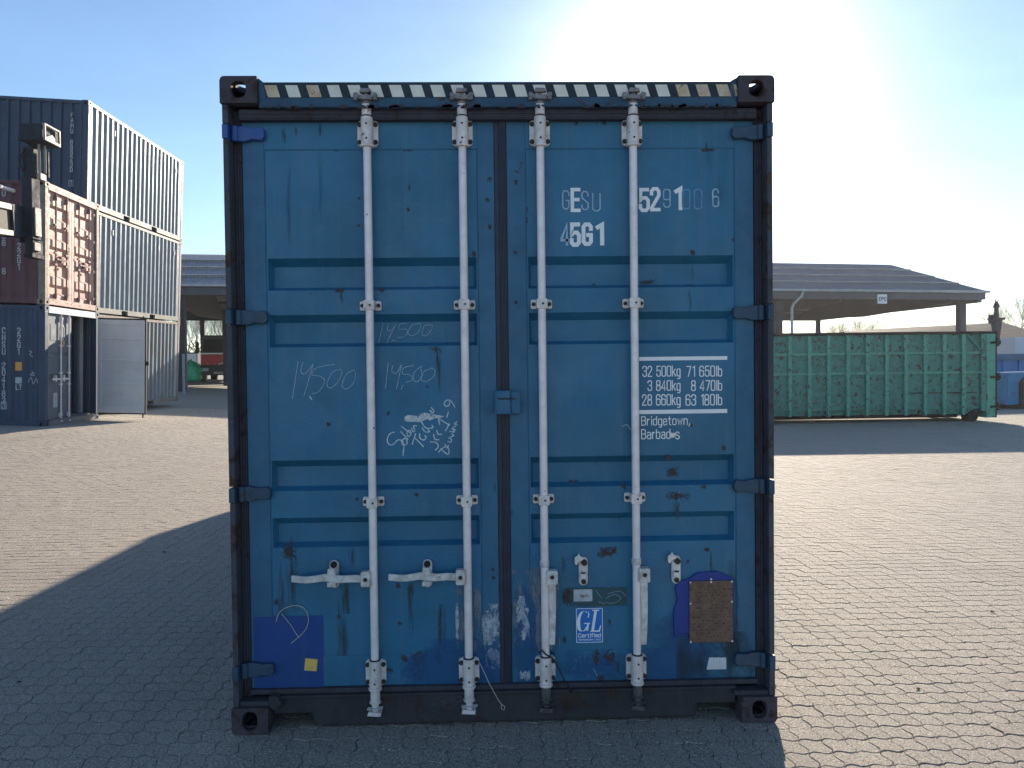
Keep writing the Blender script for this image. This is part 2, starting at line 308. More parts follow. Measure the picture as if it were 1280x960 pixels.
# ------------------------------------------------------------------ stroke lettering
def rr(x0, y0, x1, y1, c=.12):
    return [(x0+c,y0),(x1-c,y0),(x1-c*.3,y0+c*.35),(x1,y0+c*1.1),(x1,y1-c*1.1),(x1-c*.3,y1-c*.35),(x1-c,y1),(x0+c,y1),(x0+c*.3,y1-c*.35),(x0,y1-c*1.1),(x0,y0+c*1.1),(x0+c*.3,y0+c*.35)]
C = True
GL = {
'0': [(rr(0,0,.47,1), C)], '1': [([(.06,.86),(.27,1),(.27,0)], 0)],
'2': [([(0,.74),(0,.88),(.12,1),(.35,1),(.47,.88),(.47,.68),(.02,.1),(.02,0),(.5,0)], 0)],
'3': [([(0,.78),(0,.88),(.12,1),(.35,1),(.47,.88),(.47,.64),(.36,.53),(.47,.42),(.47,.12),(.35,0),(.12,0),(0,.12),(0,.25)], 0), ([(.16,.53),(.34,.53)], 0)],
'4': [([(.36,0),(.36,1),(0,.3),(0,.23),(.5,.23)], 0)],
'5': [([(.46,1),(.04,1),(.02,.5),(.12,.6),(.35,.6),(.47,.48),(.47,.12),(.35,0),(.12,0),(0,.12),(0,.25)], 0)],
'6': [([(.46,.78),(.46,.88),(.35,1),(.12,1),(0,.88),(0,.44)], 0), (rr(0,0,.47,.57), C)],
'7': [([(0,1),(.48,1),(.18,0)], 0)], '8': [(rr(.02,.54,.45,1), C), (rr(0,0,.47,.50), C)],
'9': [([(.01,.22),(.01,.12),(.12,0),(.35,0),(.47,.12),(.47,.56)], 0), (rr(0,.43,.47,1), C)],
'G': [([(.47,.74),(.47,.88),(.35,1),(.12,1),(0,.88),(0,.12),(.12,0),(.35,0),(.47,.12),(.47,.46),(.26,.46)], 0)],
'E': [([(.42,1),(0,1),(0,0),(.42,0)], 0), ([(.04,.52),(.36,.52)], 0)], 'F': [([(.42,1),(0,1),(0,0)], 0), ([(.04,.52),(.36,.52)], 0)],
'S': [([(.46,.76),(.46,.88),(.35,1),(.12,1),(0,.88),(0,.66),(.47,.36),(.47,.12),(.35,0),(.12,0),(0,.12),(0,.25)], 0)],
'U': [([(0,1),(0,.12),(.12,0),(.35,0),(.47,.12),(.47,1)], 0)],
'C': [([(.47,.74),(.47,.88),(.35,1),(.12,1),(0,.88),(0,.12),(.12,0),(.35,0),(.47,.12),(.47,.26)], 0)],
'H': [([(0,0),(0,1)], 0), ([(.47,0),(.47,1)], 0), ([(.03,.5),(.44,.5)], 0)],
'A': [([(0,0),(.24,1),(.48,0)], 0), ([(.1,.32),(.38,.32)], 0)], 'M': [([(0,0),(0,1),(.28,.35),(.56,1),(.56,0)], 0)],
'P': [([(0,0),(0,1),(.35,1),(.47,.88),(.47,.6),(.35,.48),(.05,.48)], 0)], 'O': [(rr(0,0,.47,1), C)],
'B': [([(0,0),(0,1),(.33,1),(.45,.88),(.45,.64),(.34,.53),(.47,.42),(.47,.12),(.35,0)], C), ([(.05,.53),(.32,.53)], 0)],
'L': [([(0,1),(0,0),(.42,0)], 0)], 'T': [([(0,1),(.46,1)], 0), ([(.23,.95),(.23,0)], 0)], 'I': [([(.1,0),(.1,1)], 0)], 'N': [([(0,0),(0,1),(.47,0),(.47,1)], 0)],
'R': [([(0,0),(0,1),(.35,1),(.47,.88),(.47,.6),(.35,.48),(.05,.48)], 0), ([(.3,.45),(.48,0)], 0)], 'D': [([(0,0),(0,1),(.3,1),(.47,.85),(.47,.15),(.3,0)], C)],
'K': [([(0,0),(0,1)], 0), ([(.46,1),(.04,.42)], 0), ([(.16,.55),(.48,0)], 0)],
'k': [([(0,0),(0,1)], 0), ([(.38,.7),(.04,.32)], 0), ([(.14,.42),(.4,0)], 0)], 'g': [(rr(0,0,.4,.7), C), ([(.4,.7),(.4,-.15),(.3,-.25),(.08,-.25)], 0)],
'l': [([(.06,0),(.06,1)], 0)], 'b': [([(0,1),(0,.03)], 0), (rr(0.0,0,.4,.7), C)], 'd': [([(.4,1),(.4,.03)], 0), (rr(0,0,.4,.7), C)],
'r': [([(0,.7),(0,0)], 0), ([(0.03,.5),(.12,.68),(.26,.68)], 0)], 'i': [([(.06,.7),(.06,0)], 0), ([(.06,.88),(.06,1)], 0)],
'e': [([(.03,.36),(.4,.36),(.4,.58),(.3,.7),(.1,.7),(0,.58),(0,.12),(.1,0),(.3,0),(.4,.12)], 0)],
't': [([(.12,.95),(.12,.1),(.2,0),(.3,0)], 0), ([(0,.7),(.28,.7)], 0)], 'o': [(rr(0,0,.4,.7), C)],
'w': [([(0,.7),(.13,0),(.27,.62),(.41,0),(.54,.7)], 0)], 'n': [([(0,.7),(0,0)], 0), ([(.02,.5),(.1,.7),(.3,.7),(.4,.58),(.4,0)], 0)],
'a': [([(.02,.6),(.1,.7),(.3,.7),(.4,.58),(.4,0)], 0), ([(.38,.4),(.1,.4),(0,.3),(0,.1),(.1,0),(.28,0),(.38,.12)], 0)],
's': [([(.36,.56),(.28,.7),(.1,.7),(.01,.6),(.01,.46),(.37,.26),(.37,.1),(.28,0),(.1,0),(0,.13)], 0)], ',': [([(.08,.1),(.08,-.02),(.0,-.18)], 0)],
'c': [([(.4,.5),(.4,.58),(.3,.7),(.1,.7),(0,.58),(0,.12),(.1,0),(.3,0),(.4,.12),(.4,.2)], 0)], 'f': [([(.3,1),(.2,1),(.12,.9),(.12,0)], 0), ([(0,.7),(.28,.7)], 0)],
'm': [([(0,.7),(0,0)], 0), ([(.02,.55),(.1,.7),(.22,.7),(.3,.58),(.3,0)], 0), ([(.32,.55),(.4,.7),(.5,.7),(.58,.58),(.58,0)], 0)],
'h': [([(0,1),(0,0)], 0), ([(.02,.5),(.1,.7),(.3,.7),(.4,.58),(.4,0)], 0)], 'y': [([(0,.7),(.2,.02)], 0), ([(.4,.7),(.14,-.2),(.02,-.24)], 0)],
}
def ribbon(mb, pts, w, Y, closed=False, m=0):
    """flat mitred ribbon in the plane y = Y through pts (x, z)"""
    P = [Vector(p) for p in pts]; n = len(P); L, Rr = [], []
    for i in range(n):
        a = P[(i-1) % n] if (closed or i > 0) else None; b = P[(i+1) % n] if (closed or i < n-1) else None
        d1 = (P[i]-a).normalized() if a is not None and (P[i]-a).length > 1e-9 else None
        d2 = (b-P[i]).normalized() if b is not None and (b-P[i]).length > 1e-9 else None
        d1 = d1 or d2; d2 = d2 or d1
        if d1 is None: return
        t = (d1+d2)
        if t.length < .2: t = d2
        t.normalize(); nn = Vector((-t.y, t.x)); k = 1/max(.45, nn.dot(Vector((-d1.y, d1.x))))
        q = P[i]
        if not closed and i == 0: q = q - d2*w*.35
        if not closed and i == n-1: q = q + d1*w*.35
        L.append(q+nn*w/2*k); Rr.append(q-nn*w/2*k)
    vs = [(v.x, Y, v.y) for v in L]+[(v.x, Y, v.y) for v in Rr]
    m_ = n if closed else n-1
    mb.add(vs, [(i, n+i, n+(i+1) % n, (i+1) % n) for i in range(m_)], m)
def write(name, s, x, z, h, parent, mat, Y, wr=1.0, th=.14, gap=.2, vertical=False, shear=0.0, label=None, width=None):
    """lettering on the plane y=Y: lower-left corner (x, z), cap height h; width sets the run's length"""
    mb = MB(); cx = 0.0; items = []
    def adv(ch): return .42 if ch == ' ' else max(q[0] for g in GL[ch] for q in g[0])+gap
    tot = sum(adv(c) for c in s)-gap
    if width: wr = width/(tot*h)
    k = 0
    for i, ch in enumerate(s):
        if ch != ' ':
            for pts, cl in GL[ch]:
                ox, oz = (x+cx*h*wr, z) if not vertical else (x, z-i*h*1.28)
                ribbon(mb, [(ox+(a+shear*b)*h*wr, oz+b*h) for a, b in pts], th*h, Y-.00012*(k % 5), cl); k += 1
        cx += adv(ch)
    return mb.build(name, mat, parent, label=label)
def smooth_path(p, k=5):
    out = []
    for i in range(len(p)-1):
        p0, p1, p2, p3 = p[max(i-1,0)], p[i], p[i+1], p[min(i+2,len(p)-1)]
        for j in range(k):
            t = j/k; out.append(tuple(.5*((2*p1[a])+(-p0[a]+p2[a])*t+(2*p0[a]-5*p1[a]+4*p2[a]-p3[a])*t*t+(-p0[a]+3*p1[a]-3*p2[a]+p3[a])*t**3) for a in (0, 1)))
    return out+[p[-1]]
def chalk(name, strokes, ox, oy, sc, parent, Y, w, mat, label=None):
    mb = MB()
    for i, st in enumerate(strokes):
        q = [(ox+u/sc, oy+v/sc) for u, v in st]
        if len(q) > 2: q = smooth_path(q)
        ribbon(mb, [plane_at(a, b, Y) for a, b in q], w, Y-.0001*(i % 7))
    return mb.build(name, mat, parent, label=label)
_lay = [0]
def film(name, mat, px0, py0, px1, py1, Y, parent, label=None):
    _lay[0] += 1; Y = Y-.000012*_lay[0]
    x0, z1 = plane_at(px0, py0, Y); x1, z0 = plane_at(px1, py1, Y)
    return MB().add([(x0,Y,z0),(x1,Y,z0),(x1,Y,z1),(x0,Y,z1)], [(0,1,2,3)]).build(name, mat, parent, label=label)

# ------------------------------------------------------------------ ground
def sstep(a, b, v):
    t = np.clip((v-a)/(b-a), 0, 1); return t*t*(3-2*t)
def tz(x, y):
    """the yard is level round the blue container and climbs to the left and the back"""
    x = np.asarray(x, float); y = np.asarray(y, float)
    lx = .052*(np.log1p(np.exp(np.clip((-x-1.5)*1.2, -40, 40)))/1.2)
    lx = np.minimum(lx+.08*sstep(2, 9, -x), 1.1)
    g = lx*sstep(3.0, 12.5, y)
    return g+.010*np.maximum(0, y-22)*sstep(2, 14, -x)*(y < 60)+.38*sstep(2, 14, -x)*(y >= 60)
def tzf(x, y): return float(tz(x, y))

def paver_mat(name, joint=False):
    m, t, b, vec = base_mat(name)
    geo = t.nodes.new('ShaderNodeNewGeometry'); oi = t.nodes.new('ShaderNodeObjectInfo')
    pos = geo.outputs['Position']
    add = t.nodes.new('ShaderNodeMath'); add.operation = 'ADD'
    t.links.new(geo.outputs['Random Per Island'], add.inputs[0]); t.links.new(oi.outputs['Random'], add.inputs[1])
    fr = t.nodes.new('ShaderNodeMath'); fr.operation = 'FRACT'; t.links.new(add.outputs[0], fr.inputs[0])
    if joint: col = (.03,.028,.025)
    else:
        col = mixc(t, fr.outputs[0], (.33,.283,.225), (.43,.37,.295))
        col = mixc(t, ramp(t, noise(t, .35, 5, .6, pos), .35, .7), col, (.34,.30,.25))
        tv = scaled(t, pos, (1.3, .16, 1)); tk_ = ramp(t, noise(t, 1.1, 4, .6, tv), .56, .72); kk = t.nodes.new('ShaderNodeMath'); kk.operation = 'MULTIPLY'; kk.inputs[1].default_value = .35; t.links.new(tk_, kk.inputs[0]); col = mixc(t, kk.outputs[0], col, (.19,.17,.145))
        sp = ramp(t, noise(t, 110, 4, .85, pos), .53, .60); col = mixc(t, sp, col, (.80,.74,.66))
        sp = ramp(t, noise(t, 48, 5, .9, pos), .56, .62); col = mixc(t, sp, col, (.62,.56,.49))
        sp = ramp(t, noise(t, 75, 4, .9, pos), .40, .47, (1,1,1,1), (0,0,0,1)); col = mixc(t, sp, col, (.15,.13,.115))
        st = ramp(t, noise(t, .6, 7, .75, pos), .52, .74); k = t.nodes.new('ShaderNodeMath'); k.operation = 'MULTIPLY'; k.inputs[1].default_value = .45
        t.links.new(st, k.inputs[0]); col = mixc(t, k.outputs[0], col, (.21,.195,.17))
        t.links.new(col, b.inputs['Base Color'])
        bump(t, b, noise(t, 80, 5, .9, pos), 1.0, .012)
    if joint: b.inputs['Base Color'].default_value = (*col, 1)
    b.inputs['Roughness'].default_value = .82; return m
M_paver = paver_mat('concrete_paver'); M_joint = paver_mat('joint_sand', True)
def ground_mat():
    m, t, b, vec = base_mat('worn_yard_surface')
    geo = t.nodes.new('ShaderNodeNewGeometry'); pos = geo.outputs['Position']
    col = mixc(t, ramp(t, noise(t, .25, 6, .65, pos), .35, .7), (.29,.26,.22), (.235,.21,.18))
    col = mixc(t, ramp(t, noise(t, 9, 4, .7, pos), .4, .7), col, (.32,.285,.245))
    t.links.new(col, b.inputs['Base Color']); b.inputs['Roughness'].default_value = .85
    bump(t, b, noise(t, 6, 5, .7, pos), .5, .03); return m
M_ground = ground_mat()
def grid_sheet(name, xs, ys, dz, mat, hole=None):
    xs, ys = np.array(xs), np.array(ys); nx, ny = len(xs), len(ys)
    X, Yg = np.meshgrid(xs, ys); Z = tz(X, Yg)+dz
    vs = np.stack([X.ravel(), Yg.ravel(), Z.ravel()], 1)
    fs = [(j*nx+i, j*nx+i+1, (j+1)*nx+i+1, (j+1)*nx+i) for j in range(ny-1) for i in range(nx-1)]
    mb = MB(); mb.v = [tuple(v) for v in vs]; mb.f = fs; mb.m = [0]*len(fs)
    return mb.build(name, mat, kind='structure', smooth=True)
yard = grid_sheet('ground', [-900,-300,-120,-60]+list(np.arange(-40,40,1.0))+[40,60,120,300,900],
                  [-200,-60,-20]+list(np.arange(-10,62,1.0))+[62,80,120,250,900], -.026, M_ground)

LP, WP, GAP = .100, .1075, .0044
def outline(nl, nc, inset=0.0, wav=.0088):
    """wavy-edged paver outline, counter-clockwise, centre at 0"""
    hx, hy = LP/2, WP/2; pts = []
    cin = max(inset-.0024, 0)
    def ex(s): return wav*math.sin(2*math.pi*(s+hx)/LP)
    def ey(s): return .009*math.sin(2*math.pi*(s+hy)/WP)
    for i in range(nl): s = -hx+LP*i/nl; pts.append((s, -hy+ex(s), 0, 1))
    for i in range(nc): s = -hy+WP*i/nc; pts.append((hx+ey(s)+inset-cin, s, -1, 0))
    for i in range(nl): s = hx-LP*i/nl; pts.append((s, hy+ex(s), 0, -1))
    for i in range(nc): s = hy-WP*i/nc; pts.append((-hx+ey(s)-inset+cin, s, 1, 0))
    out = []
    for k, (x, y, nx, ny) in enumerate(pts):
        if k in (0, nl, nl+nc, 2*nl+nc): sx, sy = (1 if x < 0 else -1), (1 if y < 0 else -1); out.append((x+sx*inset, y+sy*inset))
        else: out.append((x+nx*inset, y+ny*inset))
    return out
def paver_geom(nl, nc):
    top = outline(nl, nc, GAP/2+.0030); mid = outline(nl, nc, GAP/2); n = len(top)
    vs = [(x, y, 0) for x, y in top]+[(x, y, -.0035) for x, y in mid]
    return np.array(vs), n
def row_shift(j):
    return row_shift.c.setdefault(j, 0)
row_shift.c = {}
rs = random.Random(3); cur = 0
for j in range(-40, 400):
    rs.random()
    row_shift.c[j] = cur
cells = []
for j in range(int(-3.3/WP), int(20.5/WP)):
    y = j*WP; half = .70*(y+3.33)+1.3
    i0 = int((max(-half, -15)-.3)/LP); i1 = int((min(half, 16.5)+.3)/LP)
    for i in range(i0, i1+1):
        x = i*LP+row_shift.c[j]*LP/2+.003*math.sin(j*.37)
        if -1.0 < x < 1.0 and 1.2 < y < 11.9: continue
        if x < -9.9 and y > 13.4: continue
        cells.append((x, y))
cells = np.array(cells); rg = np.random.default_rng(5)
mass = cells[:, 1]*0
nC = len(cells)
dz = rg.normal(0, .0009, nC); tilt = rg.normal(0, .008, (nC, 2)); ang = rg.normal(0, .006, nC); jit = rg.normal(0, .0006, (nC, 2))
# how large each paver shows: nearest in view first
d_ = cells-CAM[:2]; inview = (np.abs((cells[:, 0]-CAM[0])/(cells[:, 1]-CAM[1]+1e-6)-.025) < .66) & (cells[:, 1] > -0.62)
hid = (np.abs(cells[:, 0]) < 1.15) & (cells[:, 1] > .35)
score = np.where(inview & ~hid, cells[:, 1], 999); near = set(np.argsort(score)[:300].tolist())
gv, gn = paver_geom(6, 4)
variants = []
for k in range(5):
    mb = MB(); low = [(x*1.0, y, -.020) for x, y, z in gv[gn:]]
    wob = [rg.normal(0, .0006) for _ in range(gn)]
    mb.add([(x+w_, y+w_, z) for (x, y, z), w_ in zip(gv[:gn], wob)]+[tuple(v) for v in gv[gn:]]+low,
           [tuple(range(gn))]+[(i, gn+i, gn+(i+1) % gn, (i+1) % gn) for i in range(gn)]+[(gn+i, 2*gn+i, 2*gn+(i+1) % gn, gn+(i+1) % gn) for i in range(gn)])
    o = mb.build('paver', M_paver, yard); variants.append(o.data); bpy.data.objects.remove(o)
for c in sorted(near):
    o = bpy.data.objects.new('paver', variants[c % 5]); COL.objects.link(o); o.parent = yard
    x, y = cells[c]; o.location = (x+jit[c, 0], y+jit[c, 1], tzf(x, y)+dz[c])
    o.rotation_euler = (tilt[c, 0], tilt[c, 1]*.6, ang[c]+(math.pi if c % 2 else 0)*0)
def mass_pavers(name, idx, nl, nc):
    g, n = paver_geom(nl, nc); K = len(idx)
    g = np.vstack([g, np.array([(x, y, -.020) for x, y, z in g[n:]])]) if nl == 6 else np.vstack([g[:n], np.array([(x, y, -.016) for x, y, z in g[n:]])])
    nv = len(g); lay = nv//n
    P = np.repeat(g[None], K, 0)
    a = ang[idx][:, None]; X = P[..., 0]*np.cos(a)-P[..., 1]*np.sin(a); Y = P[..., 0]*np.sin(a)+P[..., 1]*np.cos(a)
    cx = cells[idx, 0][:, None]; cy = cells[idx, 1][:, None]
    Z = P[..., 2]+P[..., 0]*tilt[idx, 1][:, None]*.6+P[..., 1]*tilt[idx, 0][:, None]+dz[idx][:, None]+tz(cells[idx, 0], cells[idx, 1])[:, None]
    sl = (tz(cells[idx, 0]+.1, cells[idx, 1])-tz(cells[idx, 0]-.1, cells[idx, 1]))/.2; sy = (tz(cells[idx, 0], cells[idx, 1]+.1)-tz(cells[idx, 0], cells[idx, 1]-.1))/.2
    Z = Z+P[..., 0]*sl[:, None]+P[..., 1]*sy[:, None]
    V = np.stack([X+cx+jit[idx, 0][:, None], Y+cy+jit[idx, 1][:, None], Z], -1).reshape(-1, 3)
    f1 = list(range(n)); quads = []
    for l in range(lay-1):
        for i in range(n): quads += [l*n+i, (l+1)*n+i, (l+1)*n+(i+1) % n, l*n+(i+1) % n]
    loop1 = np.array(f1+quads); tot1 = [n]+[4]*(n*(lay-1))
    loops = (loop1[None]+np.arange(K)[:, None]*nv).ravel(); totals = np.tile(tot1, K)
    me = bpy.data.meshes.new(name); me.vertices.add(len(V)); me.vertices.foreach_set('co', V.ravel().astype(np.float32))
    me.loops.add(len(loops)); me.loops.foreach_set('vertex_index', loops.astype(np.int32))
    st = np.concatenate([[0], np.cumsum(totals)[:-1]]); me.polygons.add(len(totals)); me.polygons.foreach_set('loop_start', st.astype(np.int32))
    me.polygons.foreach_set('loop_total', totals.astype(np.int32)); me.update(calc_edges=True); me.materials.append(M_paver)
    me.validate(); me.polygons.foreach_set('use_smooth', [False]*len(me.polygons))
    o = bpy.data.objects.new(name, me); COL.objects.link(o); o.parent = yard; o['kind'] = 'stuff'; return o
rest = np.array([i for i in range(nC) if i not in near])
nearr = rest[cells[rest, 1] < 6.5]; farr = rest[cells[rest, 1] >= 6.5]
mass_pavers('pavers', nearr, 6, 4); mass_pavers('distant_pavers', farr, 4, 2)
js = []
xs = [-15.5]+list(np.arange(-15, 17, 1.0))+[17]; ys = list(np.arange(-3.9, 20.6, .5))
mbj = MB(); mbj.v = [(x, y, tzf(x, y)-.0105) for y in ys for x in xs]; nx = len(xs)
mbj.f = [(j*nx+i, j*nx+i+1, (j+1)*nx+i+1, (j+1)*nx+i) for j in range(len(ys)-1) for i in range(nx-1)
         if abs((xs[i]+xs[i+1])/2) < .70*(ys[j]+3.33)+.6 and not ((xs[i] < -9.7) and ys[j] > 13.2)]; mbj.m = [0]*len(mbj.f)
jo = mbj.build('joint_sand', M_joint, yard, kind='stuff')

# ------------------------------------------------------------------ the blue container
def D(px, py, Y=.078): return plane_at(px, py, Y)
box = thing('shipping_container', 'large blue shipping container with closed doors and four white locking bars, standing alone in front', 'shipping container')
Lc, W2, H = 12.19, 1.219, 2.896
# corner castings
def casting(sx, top, y0):
    mb = MB(); w, h, d, t = .162, .118, .178, .028
    xo, xi = sx*W2, sx*(W2-w); z0 = H-h if top else 0.0
    a, b = min(xo, xi), max(xo, xi); yf, yb = y0, y0+d; front = y0 < 1
    mb.holed(a, b, z0, z0+h, yf, yf+t, (a+b)/2+sx*.0, z0+h/2+(.0 if top else .002), .033, .0415 if not top else .036, n=48, cr=(xo, z0+h if top else z0, .020))
    cz = z0+h if top else z0; kz = -1 if top else 1
    arc = [(xo-sx*.020+sx*.020*math.sin(q*math.pi/12), cz+kz*.020-kz*.020*math.cos(q*math.pi/12)) for q in range(7)]+[(xo-sx*.0279, cz+kz*.0279)]
    mb.prism(arc, yf+t, yb-t)
    mb.holed(a, b, z0, z0+h, yb-t, yb, (a+b)/2, z0+h/2, .001, .001) if False else mb.box(a, b, yb-t, yb, z0, z0+h)
    zt = (z0+h-t, z0+h) if top else (z0, z0+t); zb = (z0, z0+t) if top else (z0+h-t, z0+h)
    if sx > 0: b_, a_ = b-.0201, a
    else: a_, b_ = a+.0201, b
    mb.holed(a_, b_, yf+t, yb-t, zt[0], zt[1], (a+b)/2, (yf+yb)/2, .032, .055, ax='z')
    mb.box(a, b, yf+t, yb-t, zb[0], zb[1])
    so = (xo-t, xo) if sx > 0 else (xo, xo+t); si = (xi, xi+t) if sx > 0 else (xi-t, xi)
    mb.holed(yf+t, yb-t, z0+(t if top else .0282), z0+h-(t if not top else .0282), so[0], so[1], (yf+yb)/2, z0+h/2, .04, .025, ax='x')
    mb.box(si[0], si[1], yf+t, yb-t, z0+t, z0+h-t)
    return mb.build('corner_casting', M_cast, box, bevel=.006)
for sx in (-1, 1):
    for top in (0, 1): casting(sx, top, 0.0); casting(sx, top, Lc-.178)
# corner posts: outer lip, back web, four hinge lugs
for sx in (-1, 1):
    mb = MB()
    segs = [(.118, .238), (.304, 1.03), (1.10, 1.815), (1.885, 2.628), (2.694, 2.778)]
    for k, (a, b) in enumerate(segs):
        q = .0015*(k % 2)
        mb.box(*sorted((sx*(1.214-q), sx*1.188)), .012+q, .15, a+.001, b-.001)
    mb.box(*sorted((sx*1.205, sx*1.19)), .04, .15, .119, 2.777)
    mb.box(*sorted((sx*1.1895, sx*1.150)), .105, .15, .119, 2.777)
    mb.build('corner_post', M_post, box, bevel=.004)
    mb = MB()
    mb.box(*sorted((sx*1.1875, sx*1.152)), .082, .104, .13, 2.77)
    for q in (1.157, 1.169, 1.181): mb.tube((sx*q, .082, .131), (sx*q, .082, 2.769), .0045, n=8)
    mb.build('side_gasket', M_gasket2, box)
# rear posts
for sx in (-1, 1): MB().box(*sorted((sx*1.213, sx*1.06)), Lc-.13, Lc-.005, .118, 2.778).build('rear_post', M_post, box, bevel=.006)
# header with its warning band
mb = MB(); hx = 1.057
Zq = lambda py, Y, px=500: plane_at(px, py, Y)[1]
zh0, zh1, zg0 = Zq(134.5, .022), Zq(102.2, .022), Zq(149.3, .04)
mb.box(-hx, hx, .022, .13, zh0, zh1); mb.box(-hx+.02, hx-.02, .012, .0215, zh0, zh0+.010)
mb.prism([(-1.057,2.80),(-1.02,2.80),(-1.035,zh1),(-1.057,2.893)], .02, .10); mb.prism([(1.057,2.893),(1.03,zh1+.003),(1.02,2.80),(1.057,2.80)], .02, .10)
header = mb.build('header', M_header, box, bevel=.004)
zs0, zs1 = Zq(121.3, .02), Zq(106.3, .02)
band = MB().add([(-1.035,.0205,zs0-.002),(1.04,.0205,zs0-.002),(1.04,.0205,zh1-.002),(-1.035,.0205,zh1-.002)], [(0,1,2,3)]).build('band', M_stripebk, header)
for k in range(24):
    xa = -1.030+k*.0905; w = .053
    zb, zt = zs0, zs1
    xe = min(xa+w, 1.040); 
    mb = MB().add([(xa+.016,.0194,zb),(min(xe+.016,1.05),.0194,zb),(xe,.0194,zt),(xa,.0194,zt)], [(0,1,2,3)])
    mb.build('stripe', M_stripe_r if k in (0, 2, 20, 21, 22, 23) else M_stripe, header)
rs2 = random.Random(11)
mb = MB(); mb.box(-1.15, 1.15, .040, .13, zg0, zh0-.0005)
mb.box(-1.15, 1.15, .036, .0395, zg0+.006, zg0+.016); mb.box(-1.15, 1.15, .036, .0395, zg0+.024, zg0+.034)
mb.build('top_gasket', M_gasket2, box, bevel=.003)
mb = MB()
for k in range(60):
    x = -1.04+rs2.random()*2.08
    if -0.1 < x-.2 < .2 and rs2.random() < .5: continue
    w = .006+.02*rs2.random(); h = .004+.014*rs2.random(); z = zh0-.004*rs2.random()
    mb.prism([(x-w, z-.004), (x+w, z-.004), (x+w*.7, z+h*.6), (x+w*.1, z+h), (x-w*.5, z+h*.7)], .008, .0098-.0001*(k % 9))
mb.build('rust_scale', M_gasket2, header, kind='stuff')
# sill
ZBx = plane_at(350, 859.3, .077)[1]
mb = MB()
mb.prism([(-.860,.014),(.861,.018),(.861,.075),(1.045,.075),(1.045,.142),(-1.045,.142),(-1.045,.071),(-.875,.071)], .048, .066)
mb.box(-1.045, 1.045, .036, .12, .1425, .155); mb.box(-.858, .858, .0665, .11, .018, .030)
mb.box(-.875, -.862, .0665, .11, .031, .13); mb.box(.862, .875, .0665, .11, .031, .13)
mb.prism([(-1.057,.119),(-1.03,.10),(-1.00,.13),(-1.02,.165),(-1.057,.165)], .010, .05)
sill = mb.build('sill', M_sill, box, bevel=.004)
mb = MB(); mb.box(-1.15, 1.15, .055, .10, .1555, ZBx-.0005)
mb.box(-1.186, -1.03, .02, .10, .119, .14); mb.box(1.03, 1.186, .02, .10, .119, .14)
mb.build('bottom_gasket', M_gasket2, box, bevel=.003)
# centre gasket
ZB_ = ZBx
mb = MB(); mb.box(-.0275, .0265, .088, .12, ZB_, 2.734); mb.box(-.006, .0255, .070, .0875, .156, 2.734); mb.box(-.027, -.0065, .074, .0875, ZB_, 2.734)
for q in (.003, .016): mb.tube((q, .0705, .168), (q, .0705, 2.695), .004, n=8)
mb.build('centre_gasket', M_gasket, box, bevel=.003)

# door leaves
TR = [(1.970, 2.113), (1.716, 1.860), (1.068, 1.206), (.812, .946)]
ZB, ZT = plane_at(350, 859.3, .077)[1], 2.735; ZS = plane_at(350, 821.7, .079)[1]; print('ZB', ZB, ZS, zh0, zh1, zg0, zs0, zs1)
def corrugated_sheet(mb, x0, x1, z0, z1, y, depth, troughs, sl=.016, slb=.030, margin=.008):
    cur = z1
    a, b = x0+margin, x1-margin
    for (t0, t1) in troughs:
        mb.add([(x0,y,t1),(x1,y,t1),(x1,y,cur),(x0,y,cur)], [(0,1,2,3)])
        yd = y+depth
        V = [(x0,y,t0),(a,y,t0),(b,y,t0),(x1,y,t0),(x1,y,t1),(b,y,t1),(a,y,t1),(x0,y,t1),
             (a+.014,yd,t0+slb),(b-.014,yd,t0+slb),(b-.014,yd,t1-sl),(a+.014,yd,t1-sl)]
        mb.add(V, [(0,1,6,7),(2,3,4,5),(1,2,9,8),(2,5,10,9),(5,6,11,10),(6,1,8,11),(8,9,10,11)])
        cur = t0
    mb.add([(x0,y,z0),(x1,y,z0),(x1,y,cur),(x0,y,cur)], [(0,1,2,3)])
doors = {}
